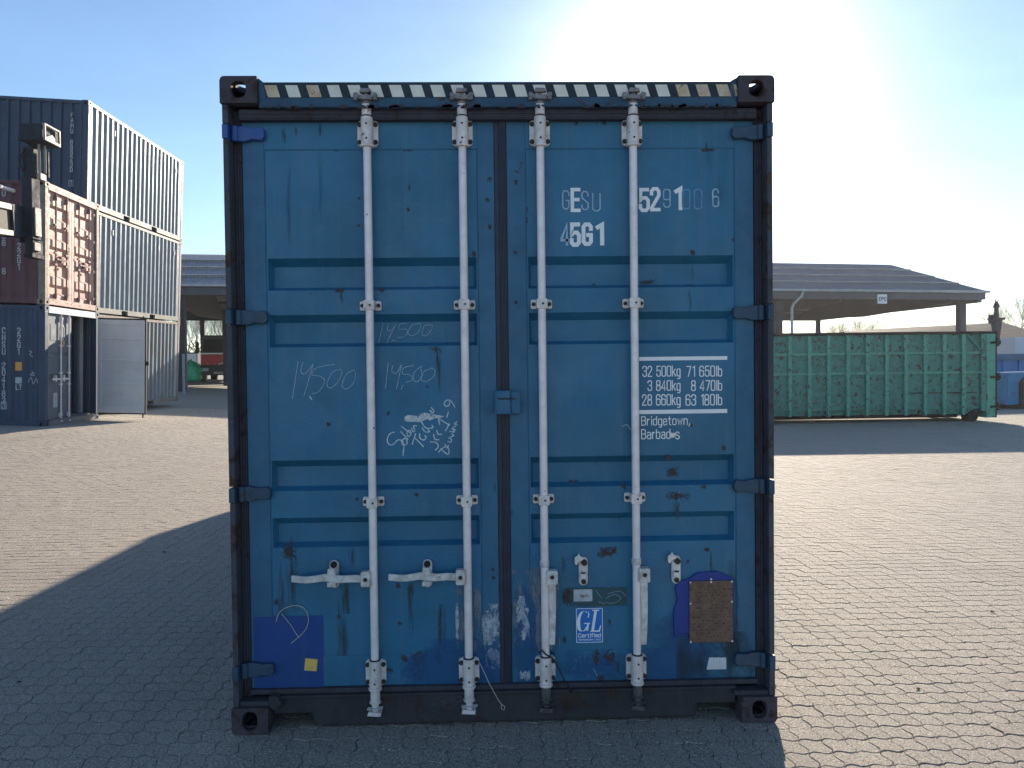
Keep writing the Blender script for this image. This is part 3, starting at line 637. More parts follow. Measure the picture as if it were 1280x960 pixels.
for side, (dx0, dx1, sx0, sx1) in ((-1, (-1.149,-.0285,-1.053,-.1045)), (1, (.0275,1.147,.113,1.0605))):
    mb = MB(); corrugated_sheet(mb, sx0, sx1, ZB+.002, ZT-.002, .0800, .046, TR, sl=.032, slb=.016)
    mb.box(dx0, sx0-.0012, .077, .12, ZB, ZT, 1); mb.box(sx1+.0012, dx1, .077, .12, ZB, ZT, 1)
    mb.box(sx0-.001, sx1+.001, .0765, .0792, 2.598, ZT-.001); mb.box(sx0-.001, sx1+.001, .0765, .0792, ZB+.001, ZS-.001)
    mb.box(dx0+.01, dx1-.01, .1295, .135, ZB, ZT)
    door = mb.build('door', [M_door, M_stile], box, bevel=.0035, seg=3)
    doors[side] = door
    mb = MB()   # weld seams round the sheet
    for z in (2.5965, ZS): mb.tube((sx0, .0793, z), (sx1, .0793, z), .0022, n=6)
    for x in (sx0+.001, sx1-.001): mb.tube((x, .0793, ZS), (x, .0793, 2.5965), .0020, n=6)
    mb.build('weld_seam', M_stile, door)
    # hinges
    for k, z in enumerate((.268, 1.062, 1.849, 2.660)):
        pts = [(0,-.031),(.05,-.034),(.078,-.024),(.124,-.028),(.136,-.012),(.134,.020),(.122,.030),(.088,.025),(.045,.034),(0,.032)]
        pts = [(side*1.180-side*a, z+b) for a, b in pts]
        if side > 0: pts = pts[::-1]
        mb = MB().prism(pts, .050, .0755); mb.tube((side*1.172, .052, z-.034), (side*1.172, .052, z+.034), .016, n=14)
        mb.box(*sorted((side*1.215, side*1.1885)), .008, .06, z-.0325, z+.0325)
        mb.build('hinge', (M_hinge_new if (side < 0 and k == 3) else M_hinge), door, bevel=.004,
                 label='fresh blue hinge' if side < 0 and k == 3 else None)

# locking bars
XB = (-.5885, -.168, .178, .593)
def cam_head(mb, x, z, up, s):
    """claw that grips the keeper on the header or the sill"""
    k = 1 if up else -1
    mb.tube((x, .033, z), (x, .033, z+k*.050), .0215, n=16, m=0)
    mb.tube((x, .033, z+k*.050), (x, .033, z+k*.056), .026, n=16, m=1)
    mb.tube((x, .030, z+k*.056), (x, .030, z+k*.112), .016, .013, n=12, m=1)
    mb.prism([(x-.034, z+k*.070-.006), (x+.038*s, z+k*.066-.006) if s > 0 else (x+.03, z+k*.066-.006), (x+.036, z+k*.076+.004), (x-.030, z+k*.078+.004)], .000, .028, 1)
    mb.prism([(x-.026, z+k*.098-.006), (x+.028, z+k*.100-.006), (x+.022, z+k*.104+.006), (x-.02, z+k*.106+.006)], .002, .026, 1)
def keeper(mb, x, z, k):
    mb.box(x-.050, x-.034, -.002, .022, z-.016, z+.016, 1); mb.box(x+.034, x+.050, -.002, .022, z-.016, z+.016, 1)
    mb.prism([(x-.052, z-.004), (x-.028, z-.012), (x-.026, z+.008), (x-.050, z+.012)], -.006, .01, 1)
    mb.prism([(x+.028, z-.008), (x+.054, z+.002), (x+.050, z+.014), (x+.026, z+.006)], -.006, .01, 1)
def rounded(x0, x1, z0, z1, r, n=4):
    out = []
    for cx, cz, a0 in ((x1-r, z0+r, -90), (x1-r, z1-r, 0), (x0+r, z1-r, 90), (x0+r, z0+r, 180)):
        for i in range(n+1): a = R(a0+90*i/n); out.append((cx+r*math.cos(a), cz+r*math.sin(a)))
    return out
hubs = {}
for i, x in enumerate(XB):
    dk = doors[-1 if x < 0 else 1]
    mb = MB(); mb.tube((x, .037, .17), (x, .037, 2.74), .0178, n=20)
    bar = mb.build('locking_bar', M_bar, box, smooth=True)
    # guide housings with base plates and four bolts
    for z0, z1, up in ((2.594, 2.726, 1), (.176, .308, 0)):
        mb = MB(); mb.prism(rounded(x-.046, x+.046, z0+.010, z1-.006, .018), .058, .0755, 0)
        mb.tube((x, .036, z0+.012), (x, .036, z1), .0262, n=20, m=0)
        mb.tube((x, .036, z0), (x, .036, z0+.0115), .030, n=20, m=0); mb.tube((x, .036, z1), (x, .036, z1+.005), .0235, n=20, m=2)
        mb.box(x-.026, x+.026, .036, .060, z0+.012, z1-.001, 0)
        for bx in (-.0355, .0355):
            for bz in (z0+.028, z1-.026): mb.tube((x+bx, .046, bz), (x+bx, .058, bz), .0098, .011, n=8, m=1)
        for bz in (z0+.034, z1-.034): mb.tube((x+.001, .0078, bz), (x+.001, .014, bz), .0052, n=8, m=1)
        mb.build('bar_guide', [M_bar2, M_bolt, M_black], bar, bevel=.0025)
        mb = MB(); cam_head(mb, x, z1+.006 if up else z0-.001, up, 1 if i % 2 else -1)
        if up: keeper(mb, x, 2.807, 1)
        else:
            mb.prism([(x-.034, .070), (x+.020, .066), (x+.030, .082), (x-.026, .088)], .006, .046, 1)
        mb.build('cam', [M_bar2 if (i < 2 or up) else M_cam, (M_bar2 if (i < 2 and not up) else M_camu if up else M_cam)], bar, bevel=.003)
    for z in (1.897, 1.018):
        mb = MB(); mb.prism(rounded(x-.048, x+.048, z-.021, z+.021, .008), .066, .0755, 0)
        mb.prism(rounded(x-.024, x+.024, z-.022, z+.022, .006), .0145, .0665, 0)
        for bx in (-.036, .036): mb.tube((x+bx, .054, z), (x+bx, .066, z), .0088, n=8, m=1)
        mb.tube((x+.004, .012, z), (x+.004, .0145, z), .005, n=8, m=1)
        mb.build('bar_clamp', [M_bar2, M_bolt], bar, bevel=.003)
# handles
for i, (hub, tip, catch) in enumerate((((455,723), (365,723.5), (417,719.5)), ((573,720.5), (486,721.5), (534,718.5)))):
    x0, z0 = plane_at(*hub, .02); x1, z1 = plane_at(*tip, .02); xc, zc = plane_at(*catch, .05); xb = XB[i]
    mb = MB(); mb.prism(rounded(xb-.052, xb-.012, z0-.034, z0+.034, .008), -.002, .034, 0); mb.tube((xb-.031, -.008, z0), (xb-.031, -.002, z0), .010, n=8, m=1)
    mb.build('handle_hub', [M_handle, M_bolt], bpy.data.objects[[o.name for o in bpy.data.objects if o.name.startswith('locking_bar') and '.' not in o.name][0]] if i == 0 else bpy.data.objects['locking_bar.001'], bevel=.004)
    mb = MB(); n = 22; top, bot = [], []
    L_ = (xb-.052)-x1
    for k in range(n+1):
        s = k/n; x = xb-.052-L_*s
        hw = .0165-.0015*s+.004*math.exp(-((s-.42)/.1)**2); zz = z0+(z1-z0)*s+.006*math.exp(-((s-.45)/.14)**2)+.0025*math.sin(s*14)
        top.append((x, zz+hw)); bot.append((x, zz-hw))
    mb.prism(bot[::-1]+top, .004, .017)
    mb.build('handle', M_handle, bpy.data.objects['locking_bar' if i == 0 else 'locking_bar.001'], bevel=.004, seg=3)
    mb = MB(); mb.prism(rounded(xc-.021, xc+.021, zc-.060, zc+.066, .020), .062, .0760, 0)
    mb.box(xc-.012, xc+.012, .030, .0615, zc-.032, zc-.018, 0)
    mb.tube((xc, .048, zc+.048), (xc, .0615, zc+.048), .0145, n=14, m=1); mb.tube((xc, .052, zc-.044), (xc, .0615, zc-.044), .0105, n=8, m=1)
    mb.prism([(xc-.019, zc+.012), (xc+.019, zc+.012), (xc+.014, zc+.042), (xc-.015, zc+.044)], .000, .0035, 0)
    mb.prism([(xc-.019, zc-.038), (xc+.019, zc-.038), (xc+.019, zc-.018), (xc-.019, zc-.018)], .000, .0035, 0)
    mb.build('handle_catch', [M_handle, M_black], doors[-1], bevel=.003)
for i, (hub, tipz, catch) in enumerate((((690,722), 806, (729,713)), ((806,719), 806, (845,711)))):
    xb = XB[2+i]; _, z0 = plane_at(*hub, .02); xt, zt = plane_at(hub[0]+1, tipz, .03); xc, zc = plane_at(*catch, .07)
    bn = 'locking_bar.002' if i == 0 else 'locking_bar.003'; par = bpy.data.objects[bn]
    mb = MB(); mb.prism(rounded(xb+.006, xb+.056, z0-.030, z0+.034, .008), .004, .046, 0); mb.tube((xb+.031, -.004, z0+.006), (xb+.031, .004, z0+.006), .010, n=8, m=1)
    mb.tube((xb, .037, z0+.045), (xb, .037, z0+.075), .0215, n=18, m=0)
    mb.build('handle_hub', [M_handle, M_bolt], par, bevel=.004)
    mb = MB(); n = 20; Lf, Rt = [], []
    for k in range(n+1):
        s = k/n; z = z0-.030-(z0-.030-zt)*s; c = xb+.032+.003*math.sin(s*3)-.004*s
        hw = .0165-.003*s; Lf.append((c-hw, z)); Rt.append((c+hw, z))
    mb.prism(Rt[::-1][:]+Lf, .026, .037)
    mb.build('handle', M_handle, par, bevel=.004, seg=3)
    mb = MB(); mb.prism(rounded(xc-.021, xc+.021, zc-.068, zc+.062, .020), .068, .0760, 0)
    mb.tube((xc+.004, .050, zc+.038), (xc+.004, .068, zc+.038), .0135, n=12, m=1); mb.tube((xc+.001, .054, zc-.050), (xc+.001, .068, zc-.050), .011, n=8, m=1)
    mb.box(xc-.016, xc+.012, .050, .0675, zc-.034, zc-.008, 0); mb.box(xc-.012, xc+.008, .044, .0495, zc-.010, zc-.002, 1)
    mb.prism([(xc-.040, zc+.034), (xc-.030, zc+.028), (xc-.022, zc+.042), (xc-.004, zc+.050), (xc+.004, zc+.058), (xc-.016, zc+.070), (xc-.020, zc+.082), (xc-.026, zc+.072), (xc-.040, zc+.062)], .052, .0675, 0)
    mb.build('handle_catch', [M_bar2, M_bolt], doors[1], bevel=.0025)

# centre lock box
x0, z1 = D(618.5, 488.5, .03); x1, z0 = D(650, 517.5, .03)
mb = MB(); xm = x0+.070*1.0
mb.box(x0, xm, .020, .060, z0, z1); mb.box(x0+.006, xm-.004, .016, .0198, z0+.006, z1-.006)
mb.box(xm+.0015, x1, .034, .0765, z0+.002, z1-.001); mb.box(x0+.002, x1-.002, .0605, .0685, z0-.003, z0+.004)
mb.prism([(xm+.0, z1), (x1-.014, z1), (x1, z1-.014), (x1, z1-.006), (x1-.008, z1+.006), (xm, z1+.005)], .026, .06)
mb.build('lock_box', M_stile, doors[1], bevel=.003)
mb = MB(); 
for k in range(9): mb.tube((x0+.012+k*.009, .012, z1-.035+.002*math.sin(k*2.3)), (x0+.021+k*.009, .012, z1-.035+.002*math.sin(k*2.3+1)), .003, n=6)
mb.build('weld_scar', M_bolt, doors[1])

# walls, roof, floor of the container
def corr_profile(L, pitch=.278, d=.036, flat=.072, slope=.068):
    pts = [(0, 0)]; s = .05; pts.append((s, 0))
    while s+pitch < L-.03:
        pts += [(s+slope, d), (s+slope+flat, d), (s+2*slope+flat, 0), (s+pitch, 0)]; s += pitch
    pts.append((L, 0)); return pts
M_side = paint('side_blue_paint', BLUE, (.018,.095,.18), rust=.25, rough=.5, sc=1.5)
for sx in (-1, 1):
    mb = MB(); pr = corr_profile(Lc-.36)
    vs = [(sx*(1.205-d), .16+s, .15) for s, d in pr]+[(sx*(1.205-d), .16+s, 2.80) for s, d in pr]; n = len(pr)
    mb.add(vs, [(i, i+1, n+i+1, n+i) for i in range(n-1)]); mb.build('side_wall', M_side, box)
    MB().box(*sorted((sx*1.216, sx*1.14)), .179, Lc-.179, .03, .155).build('bottom_rail', M_post, box, bevel=.004)
    MB().box(*sorted((sx*1.216, sx*1.15)), .179, Lc-.179, 2.80, 2.862).build('top_rail', M_post, box, bevel=.004)
mb = MB(); pr = corr_profile(Lc-.36); n = len(pr)
mb.add([(-1.149, .16+s, 2.858-d) for s, d in pr]+[(1.149, .16+s, 2.858-d) for s, d in pr], [(i, i+1, n+i+1, n+i) for i in range(n-1)]); mb.build('roof', M_side, box)
MB().box(-1.14, 1.14, .14, Lc-.15, .120, .150).build('floor', M_gasket2, box)
MB().box(-1.06, 1.06, Lc-.04, Lc-.02, .12, 2.85).build('end_wall', M_side, box)
mb = MB()
for k in range(38): mb.box(-1.138, 1.138, .30+k*.31, .345+k*.31, .03, .119)
mb.build('floor_beams', M_gasket2, box, kind='stuff')

# ---- lettering on the right door
dr, dl = doors[1], doors[-1]; YL = .0785
def big(s, px0, px1, pt, pb, mat, th=.15, gap=.2):
    x0, z0 = D(px0, pb, YL); x1, z1 = D(px1, pt, YL)
    return write('lettering', s, x0, z0, z1-z0, dr, mat, YL-.0004, th=th, gap=gap, width=x1-x0)
big('G', 703.5, 711, 238.5, 261, M_ghost, .075); big('E', 715.5, 724, 237, 263, M_white, .17); big('S', 727.5, 735, 239.5, 262, M_ghost, .075); big('U', 741, 750, 242, 263.5, M_ghost, .075)
big('5', 800.5, 810, 237, 263, M_white, .17); big('2', 814.5, 824, 236, 262, M_white, .17); big('9', 829.5, 837.5, 237, 259, M_ghost, .075); big('1', 843, 850.5, 236, 261, M_white, .2)
big('0', 853.5, 862, 237, 261, M_ghost2, .085); big('0', 868, 877, 237, 261, M_ghost2, .085); big('6', 891, 898, 236.5, 258, M_ghost, .085)
big('4', 702, 711, 281, 306, M_ghost, .13); big('5', 714.5, 723.5, 280.5, 306, M_white, .2); big('G', 729.5, 738.5, 280.5, 305, M_white, .2); big('1', 745, 752.5, 281, 305, M_white, .22)
def small(s, px0, px1, yb, yt, th=.105, gap=.2): 
    x0, z0 = D(px0, yb, YL); x1, z1 = D(px1, yt, YL); return write('lettering', s, x0, z0, z1-z0, dr, M_white, YL-.0004, th=th, gap=gap, width=x1-x0)
small('32 500kg', 803.5, 850, 470.5, 457.5); small('71 650lb', 858.5, 902, 470.5, 457.5)
small('3 840kg', 810, 850, 488.2, 475.5); small('8 470lb', 864.5, 902, 488.2, 475.5)
small('28 660kg', 803, 850, 506.5, 493); small('63 180lb', 857.5, 902, 506.5, 493)
small('Bridgetown,', 802, 862, 531.5, 520); small('Barbad', 802, 837.5, 548.5, 536.5); small('s', 844.5, 849, 548.5, 536.5)
mb = MB(); cx, cz = D(841, 544, YL); mb.add([(cx, YL-.0008, cz)]+[(cx+.014*math.cos(a*.5236)*(1+.25*math.sin(a*5)), YL-.0008, cz+.012*math.sin(a*.5236)*(1+.3*math.cos(a*3))) for a in range(12)], [(0, 1+a, 1+(a+1) % 12) for a in range(12)])
mb.build('paint_blob', M_bar2, dr)
for (a, b_, yy) in ((799, 909, (446.3, 449.7)), (799, 909, (512.6, 516.2))):
    x0, z1 = D(a, yy[0], YL); x1, z0 = D(b_, yy[1], YL); MB().box(x0, x1, YL-.0008, YL-.0003, z0, z1).build('rule', M_white, dr)
# GL sticker
x0, z1 = D(719.5, 760, .078); x1, z0 = D(754, 803, .078)
st = MB().prism(rounded(x0, x1, z0, z1, .004), .0755, .0762).build('inspection_sticker', M_sticker, dr, label='blue certified sticker')
mb = MB(); q = .0028
ribbon(mb, rounded(x0+q, x1-q, z0+q, z1-q, .004), .0028, .0751, True); mb.build('border', M_white, st)
w_, h_ = x1-x0, z1-z0
def outl(mb, pts, Y=.0750): mb.add([(x0+a*w_, Y, z0+b*h_) for a, b in pts], [tuple(range(len(pts)))])
mb = MB()
gp = smooth_path([(.42,.86),(.34,.91),(.22,.88),(.12,.72),(.10,.52),(.14,.38),(.24,.335),(.34,.38),(.38,.46)], 4)
n = len(gp)
for i in range(n-1):
    (a, b), (c, d) = gp[i], gp[i+1]; t0 = i/n; wd = lambda t: .018+.050*math.sin(math.pi*min(1, max(0, t)))**1.3
    mb.add([(x0+(a-wd(t0)*.9)*w_, .0750, z0+(b+.0)*h_), (x0+(a+wd(t0)*.9)*w_, .0750, z0+b*h_), (x0+(c+wd((i+1)/n)*.9)*w_, .0750, z0+d*h_), (x0+(c-wd((i+1)/n)*.9)*w_, .0750, z0+d*h_)], [(0,1,2,3)])
outl(mb, [(.30,.545),(.53,.545),(.53,.575),(.30,.575)], .0749); outl(mb, [(.38,.35),(.45,.35),(.485,.56),(.41,.56)], .0748)
outl(mb, [(.47,.935),(.44,.72),(.475,.72),(.50,.80)], .0748)
outl(mb, [(.56,.335),(.66,.335),(.78,.92),(.68,.92)], .0750); outl(mb, [(.60,.915),(.86,.915),(.865,.945),(.605,.945)], .0749)
outl(mb, [(.53,.315),(.88,.315),(.93,.50),(.90,.50),(.83,.36),(.53,.345)], .0749)
mb.build('logo', M_white, st)
write('lettering', 'Certified', x0+.10*w_, z0+.165*h_, .105*h_, st, M_white, .0749, th=.19, width=.80*w_)
write('lettering', 'Germanischer Lloyd', x0+.10*w_, z0+.075*h_, .05*h_, st, M_white, .0749, th=.17, width=.80*w_)
# small white label, green tape, remains
film('tape_residue', decal('green_tape', (.03,.10,.13), .0, .1, sc=9, soft=.3, c2=(.05,.09,.09)), 703, 735, 784, 757, .0760, dr)
x0, z1 = D(717, 737, .075); x1, z0 = D(740.5, 751.5, .075); lab = MB().box(x0, x1, .0752, .0757, z0, z1).build('small_label', plain('grubby_label', (.50,.53,.56), .6, 0, .25, 30, 0), dr)
film('rust_stain', M_rustd, 703, 737, 716, 753, .0748, dr); film('rust_stain', M_redd, 722, 741, 737, 749, .0748, dr)
chalk('scratches', [[(745,738),(752,748)],[(757,748),(768,743),(776,748),(767,754),(757,753)],[(760,742),(775,739),(782,745)],[(748,752),(756,755)]], 0, 0, 1, dr, .0758, .0015, M_chalkdim)
# data plate in its blue holder
pts = [(843,797),(842,765),(847,750),(844,736),(848,727),(862,723),(872,716),(897,714),(915,722),(917,729),(917,798),(866,800),(862,791),(848,793)]
pp = [plane_at(a, b, .068) for a, b in pts]; hold = MB().prism(pp, .066, .0757).build('plate_holder', M_patch2, dr, bevel=.002)
x0, z1 = D(861.5, 726.5, .06); x1, z0 = D(916, 802.5, .06)
pl = MB().box(x0, x1, .0585, .0655, z0, z1).build('data_plate', M_plate, hold, bevel=.0015)
mb = MB()
for fx, fz in ((.02,.985),(.5,.985),(.98,.985),(.02,.64),(.98,.66),(.02,.02),(.98,.02),(.5,1.03)): mb.tube((x0+fx*(x1-x0), .054, z0+fz*(z1-z0)), (x0+fx*(x1-x0), .0585, z0+fz*(z1-z0)), .0045, n=8)
mb.build('rivet', M_bar2, hold)
x0, z1 = D(884, 822, .075); x1, z0 = D(908, 836.5, .075)
for k in range(3):
    a = x0+(x1-x0)*(k/3+(.10 if k == 0 else .004)); b_ = x0+(x1-x0)*((k+1)/3-.004)
    MB().prism([(a-(.012 if k == 0 else 0), z0), (b_, z0), (b_, z1), (a, z1-.001*k)], .0752, .0756).build('white_label', plain('white_label_%d' % k, (.62,.66,.70), .6, 0, .1, 25, 0) if k == 0 else bpy.data.materials['white_label_0'], dr)
x0, z1 = D(380, 823, .075); x1, z0 = D(397, 839, .075)
MB().prism([(x0, z0+.005), (x1-.005, z0), (x1+.001, z1-.006), (x0+.006, z1+.001)], .0750, .0757).build('yellow_label', M_yellow, dl, label='square yellow label')

# ---- paint patches
def patch(px0, py0, px1, py1, par, mat, Y=.0760, name='paint_patch'):
    x0, z1 = D(px0, py0, .078); x1, z0 = D(px1, py1, .078)
    return MB().box(x0, x1, Y, Y+.0004, z0, z1).build(name, mat, par)
patch(317, 771, 405, 859, dl, M_patch)
patch(590, 823, 618, 852, dl, M_patch, .0763)
film('touch_up', M_patch3, 800, 745, 905, 870, .0758, dr); film('touch_up', M_patch3, 690, 812, 800, 860, .0757, dr); film('touch_up', M_patch3, 640, 700, 672, 866, .0757, dr)
film('touch_up', M_patch3, 500, 800, 640, 870, .0757, dl)
# ---- chalk
chalk('chalk_writing', [[(190,360),(148,630)],[(225,365),(210,430),(240,450),(300,380)],[(300,378),(232,610)],[(455,380),(325,405),(290,455),(340,465),(380,490),(370,540),(330,585),(295,592)],
   [(495,415),(440,440),(400,520),(420,552),(470,520),(510,440),(495,415)],[(600,420),(545,450),(510,530),(540,560),(590,520),(608,450),(590,418),(605,440)]], 340, 390, 5.818, dl, .0790, .0024, M_chalkdim)
chalk('chalk_comma', [[(274,614),(290,636)]], 340, 390, 5.818, dl, .0788, .0045, M_chalk)
chalk('chalk_writing', [[(845,370),(825,555)],[(880,390),(872,430),(905,445),(940,385)],[(942,385),(905,560)],[(952,530),(938,562)],[(1030,390),(960,405),(950,450),(1000,455),(1020,490),(975,512)],
   [(1080,400),(1035,440),(1030,495),(1060,505),(1090,460),(1080,400),(1092,395)],[(1170,410),(1110,430),(1085,490),(1120,505),(1175,470),(1185,425),(1160,405)]], 340, 390, 5.818, dl, .0790, .0026, M_chalkdim)
chalk('chalk_writing', [[(808,85),(775,225)],[(848,85),(838,130),(870,130),(905,85)],[(900,90),(835,225)],[(870,205),(895,207)],[(975,85),(930,90),(925,125),(975,125),(985,155),(945,185),(910,183)],
   [(1080,85),(1020,95),(990,150),(1015,172),(1060,150),(1085,100),(1070,80)],[(1165,95),(1110,100),(1090,160),(1120,172),(1160,130),(1165,95)]], 340, 390, 5.818, dl, .1185, .0022, M_chalkdim)
chalk('chalk_writing', [[(300,550),(250,570),(220,630),(240,690),(290,690),(340,640),(390,650),(410,700),(405,760),(400,820)],[(445,690),(400,695),(385,655),(420,620),(445,650),(445,690)],
   [(375,545),(455,630)],[(385,485),(480,560)],[(445,545),(480,530),(492,560),(475,595),(450,590),(445,545)],[(500,505),(515,545),(535,530),(520,480),(555,478)],
   [(545,565),(505,690)],[(530,610),(635,715)],[(590,570),(595,620),(640,640),(665,610),(650,590)],[(620,500),(650,545),(700,545),(685,515)],[(615,440),(660,500),(740,500),(730,470)],
   [(725,270),(752,310),(735,332),(710,300)],[(715,660),(770,665),(798,690),(800,725),(770,755)],[(750,575),(765,630),(812,637)],[(785,530),(800,572),(840,572)],
   [(810,395),(930,470)],[(930,455),(885,535)],[(805,400),(820,465)],[(918,320),(900,382)],[(935,180),(890,190),(870,230),(900,255),(932,230),(932,180),(960,210),(995,265)],
   [(808,778),(842,738)],[(832,742),(915,805),(922,740),(885,715),(845,742)],[(880,690),(902,730),(918,700)],[(925,615),(955,635),(945,665),(915,655)],[(960,570),(978,590),(945,605)],
   [(935,540),(985,548),(960,505)],[(1000,530),(975,500),(1000,475),(985,450)],[(1015,430),(990,450),(1018,472),(1000,440)]], 460, 480, 9.143, dl, .0790, .0050, M_chalk)
mb = MB(); sm = [(412,398),(425,372),(455,355),(500,358),(560,366),(600,340),(650,330),(700,338),(760,350),(830,360),(865,368),(840,388),(760,392),(735,405),(700,420),(690,400),(640,415),(610,436),(540,432),(470,432),(430,425)]
mb.add([(lambda a: (a[0], .0786, a[1]))(plane_at(460+u/9.143, 480+v/9.143, .0786)) for u, v in sm], [tuple(range(len(sm)))]); mb.build('chalk_smear', M_chalkw, dl)
chalk('chalk_writing', [[(700,250),(735,225),(725,290),(695,330),(730,320)],[(775,180),(800,305)],[(835,185),(830,270)],[(875,235),(890,265),(930,230),(942,175),(900,200)],[(835,370),(870,430)],[(870,360),(885,430)],[(930,330),(975,410)],[(965,410),(1000,380),(1050,375)]], 640, 800, 9.143, dr, .0762, .0018, M_chalkdim)
chalk('chalk_writing', [[(600,648),(612,644),(625,648),(633,664)]], 610, 350, 1, dr, .0786, .001, M_chalkdim) if False else None
chalk('chalk_mark', [[(778,533),(784,531),(788,537)]], 0, 0, 1, dr, .0788, .0022, M_chalk)
# ---- loose bits
wire = MB(); w1 = smooth_path([(345,777),(349,766),(360,758.5),(372,757),(381,762),(385.5,772),(384,783),(377,793),(364,804)])
wire.path([(plane_at(a, b, .07)[0], .070+.004*math.sin(i*.4), plane_at(a, b, .07)[1]) for i, (a, b) in enumerate(w1)], .0017)
wire.path([(plane_at(a, b, .072)[0], .072, plane_at(a, b, .072)[1]) for a, b in ((352,767),(364,782),(370,792),(374,797))], .0014)
o = wire.build('cable_loop', M_wire, None); o['label'] = 'thin yellowish cable loop on the left door above the yellow label'; o['category'] = 'cable'
wire = MB(); wire.path([(plane_at(a, b, .03)[0], y, plane_at(a, b, .03)[1]) for a, b, y in ((599,830,.052),(606,842,.03),(612,853,.01),(623,871,-.006),(627,876,-.006),(631,879,-.006),(630,883,-.006),(627,882,-.006),(626.5,877,-.006))], .0015)
o = wire.build('seal_wire', M_wire, None); o['label'] = 'white seal wire with a loop at its end, hanging over the sill'; o['category'] = 'wire'
wire = MB(); wp = smooth_path([(677,813),(683,820),(690,824),(695,830),(703,845),(710,857),(715,866)])
wire.path([(plane_at(a, b, .0)[0], .008+.010*math.sin(i*.2), plane_at(a, b, .0)[1]) for i, (a, b) in enumerate(wp)], [.0035]*(len(wp)-4)+[.004,.005,.006,.006])
x_, z_ = plane_at(690, 824, 0); wire.path([(x_, .012, z_), (x_+.012, .03, z_+.004), (x_+.012, .055, z_+.006), (XB[2], .062, z_+.012), (XB[2]-.03, .04, z_+.018), (XB[2]-.025, .012, z_+.022)], .003)
o = wire.build('cable_tie', M_tie, None); o['label'] = 'black cable tie round the foot of the third locking bar'; o['category'] = 'cable tie'

# ---- wear
film('paint_loss', M_primer, 602, 755, 629, 806, .0760, dl); film('paint_loss', M_primer, 606, 795, 630, 836, .0761, dl)
film('scuff', M_scuff, 568, 722, 597, 832, .0759, dl); film('scuff', M_primer, 569, 748, 574, 806, .0758, dl); film('scuff', M_scuff, 590, 735, 602, 815, .0757, dl)
film('scuff', M_scuff, 640, 712, 662, 812, .0759, dr); film('scuff', M_scuff, 662, 710, 684, 816, .0758, dr); film('paint_loss', M_primer, 645, 745, 662, 800, .0757, dr)
film('scuff', M_scuff, 682, 720, 700, 812, .0756, dr); film('paint_loss', M_primer, 649, 838, 663, 852, .0757, dr)
film('grime', M_grime, 845, 795, 900, 862, .0755, dr); film('grime', M_grime, 890, 790, 945, 866, .0756, dr); film('grime', M_grime, 900, 700, 925, 860, .0754, dr)
ST = [(361,689,9,11),(365,720,8,60),(440,697,4,14),(433,745,7,22),(428,790,9,60),(423,771,3,4),(498,731,3,4),(514,737,5,12),(513,760,4,40),(552,768,5,14),(550,790,8,34),(523,832,12,18),(500,780,3,3),
      (470,826,8,12),(505,823,5,6),(548,822,6,8),(486,838,5,4),(616,712,2,3),(617,722,2,3),(848,620,15,5),(845,632,5,18),(780,607,3,6),(775,648,4,12),(757,691,10,7),(768,688,4,5),(733,680,3,4),(705,706,3,16),
      (869,680,16,4),(884,687,5,3),(889,705,2,16),(860,702,2,3),(745,822,5,10),(761,822,7,10),(752,847,5,4),(772,835,3,8),(762,778,3,5),(705,800,3,5),(640,728,2,5),(835,572,5,4),(842,590,8,6),(862,372,3,22),(862,358,5,3),
      (700,360,9,3),(742,356,2,3),(545,437,8,4),(546,450,3,14),(425,371,4,10),(424,363,6,3),(478,362,5,3),(548,360,12,3),(411,530,2.5,3),(485,516,2.5,3),(602,500,2.5,3),(602,508,2,14),(603,540,2.2,20),(336,463,2.2,12),
      (644,316,2.5,2.5),(645,378,2,2.5),(645,228,2.5,4),(600,212,2,4),(612,224,3,3),(609,250,3,3),(601,263,2.5,4),(612,283,2.5,4),(596,332,2.5,5),(592,318,3,5),(512,234,2,5),(510,262,2,3),(449,248,2,2),(449,282,2,2),
      (420,187,5,2),(510,187,7,2.2),(883,184,3,7),(885,187,9,3),(866,316,3,5),(917,300,3,3),(658,262,2,4),(658,275,2,4),(720,153,3,5),(755,152,3,5),(355,170,3,10),(370,163,3,8),(400,162,2,8),(336,622,2.5,4),(330,470,2,16),
      (330,760,3,30),(345,752,3,6),(330,840,10,7),(333,687,3,3),(640,640,2,5),(618,610,2,6),(660,620,2.5,10),(740,605,5,4),(716,602,6,3),(810,352,10,3),(905,560,3,3),(880,608,4,3),(640,760,3,8),(628,690,2,5),(520,618,3,3),(446,624,2,3)]
for k, (px, py, rw, rh) in enumerate(ST):
    par = dl if px < 627 else dr
    inset = py > 330 and any(a < py < b for a, b in ((330,362),(397,432),(576,607),(647,682)))
    Y = .0770 if (150 < py < 187 or py > 820 or px < 330 or 603 < px < 657 or px > 920) else .0794
    Y = .1190 if inset else Y
    film('rust_stain', M_rustrun if rh > 2.2*rw else M_rustd, px-rw*1.05, py-rh, px+rw*1.05, py+rh, min(Y, .0762) if Y < .078 else Y, par)
for (px, py, rw, rh) in ((866,345,3,24),(549,460,4,30),(352,760,7,60),(847,640,3,14),(400,230,5,60),(360,260,6,70),(885,200,5,40),(900,240,6,40)):
    film('rust_run', M_faint if py < 300 else M_rustrun, px-rw, py-rh, px+rw, py+rh, .0791, dl if px < 627 else dr)
film('sill_scuff', M_scuffs, 540, 866, 578, 890, .0475, sill); film('sill_scuff', M_scuffs, 570, 868, 606, 898, .0475, sill)
film('post_chip', M_primer, 287, 524, 292, 531, .0105, box)
M_leaf = plain('dry_leaf', (.05,.035,.02), .8, 0, .3, 60, 0)
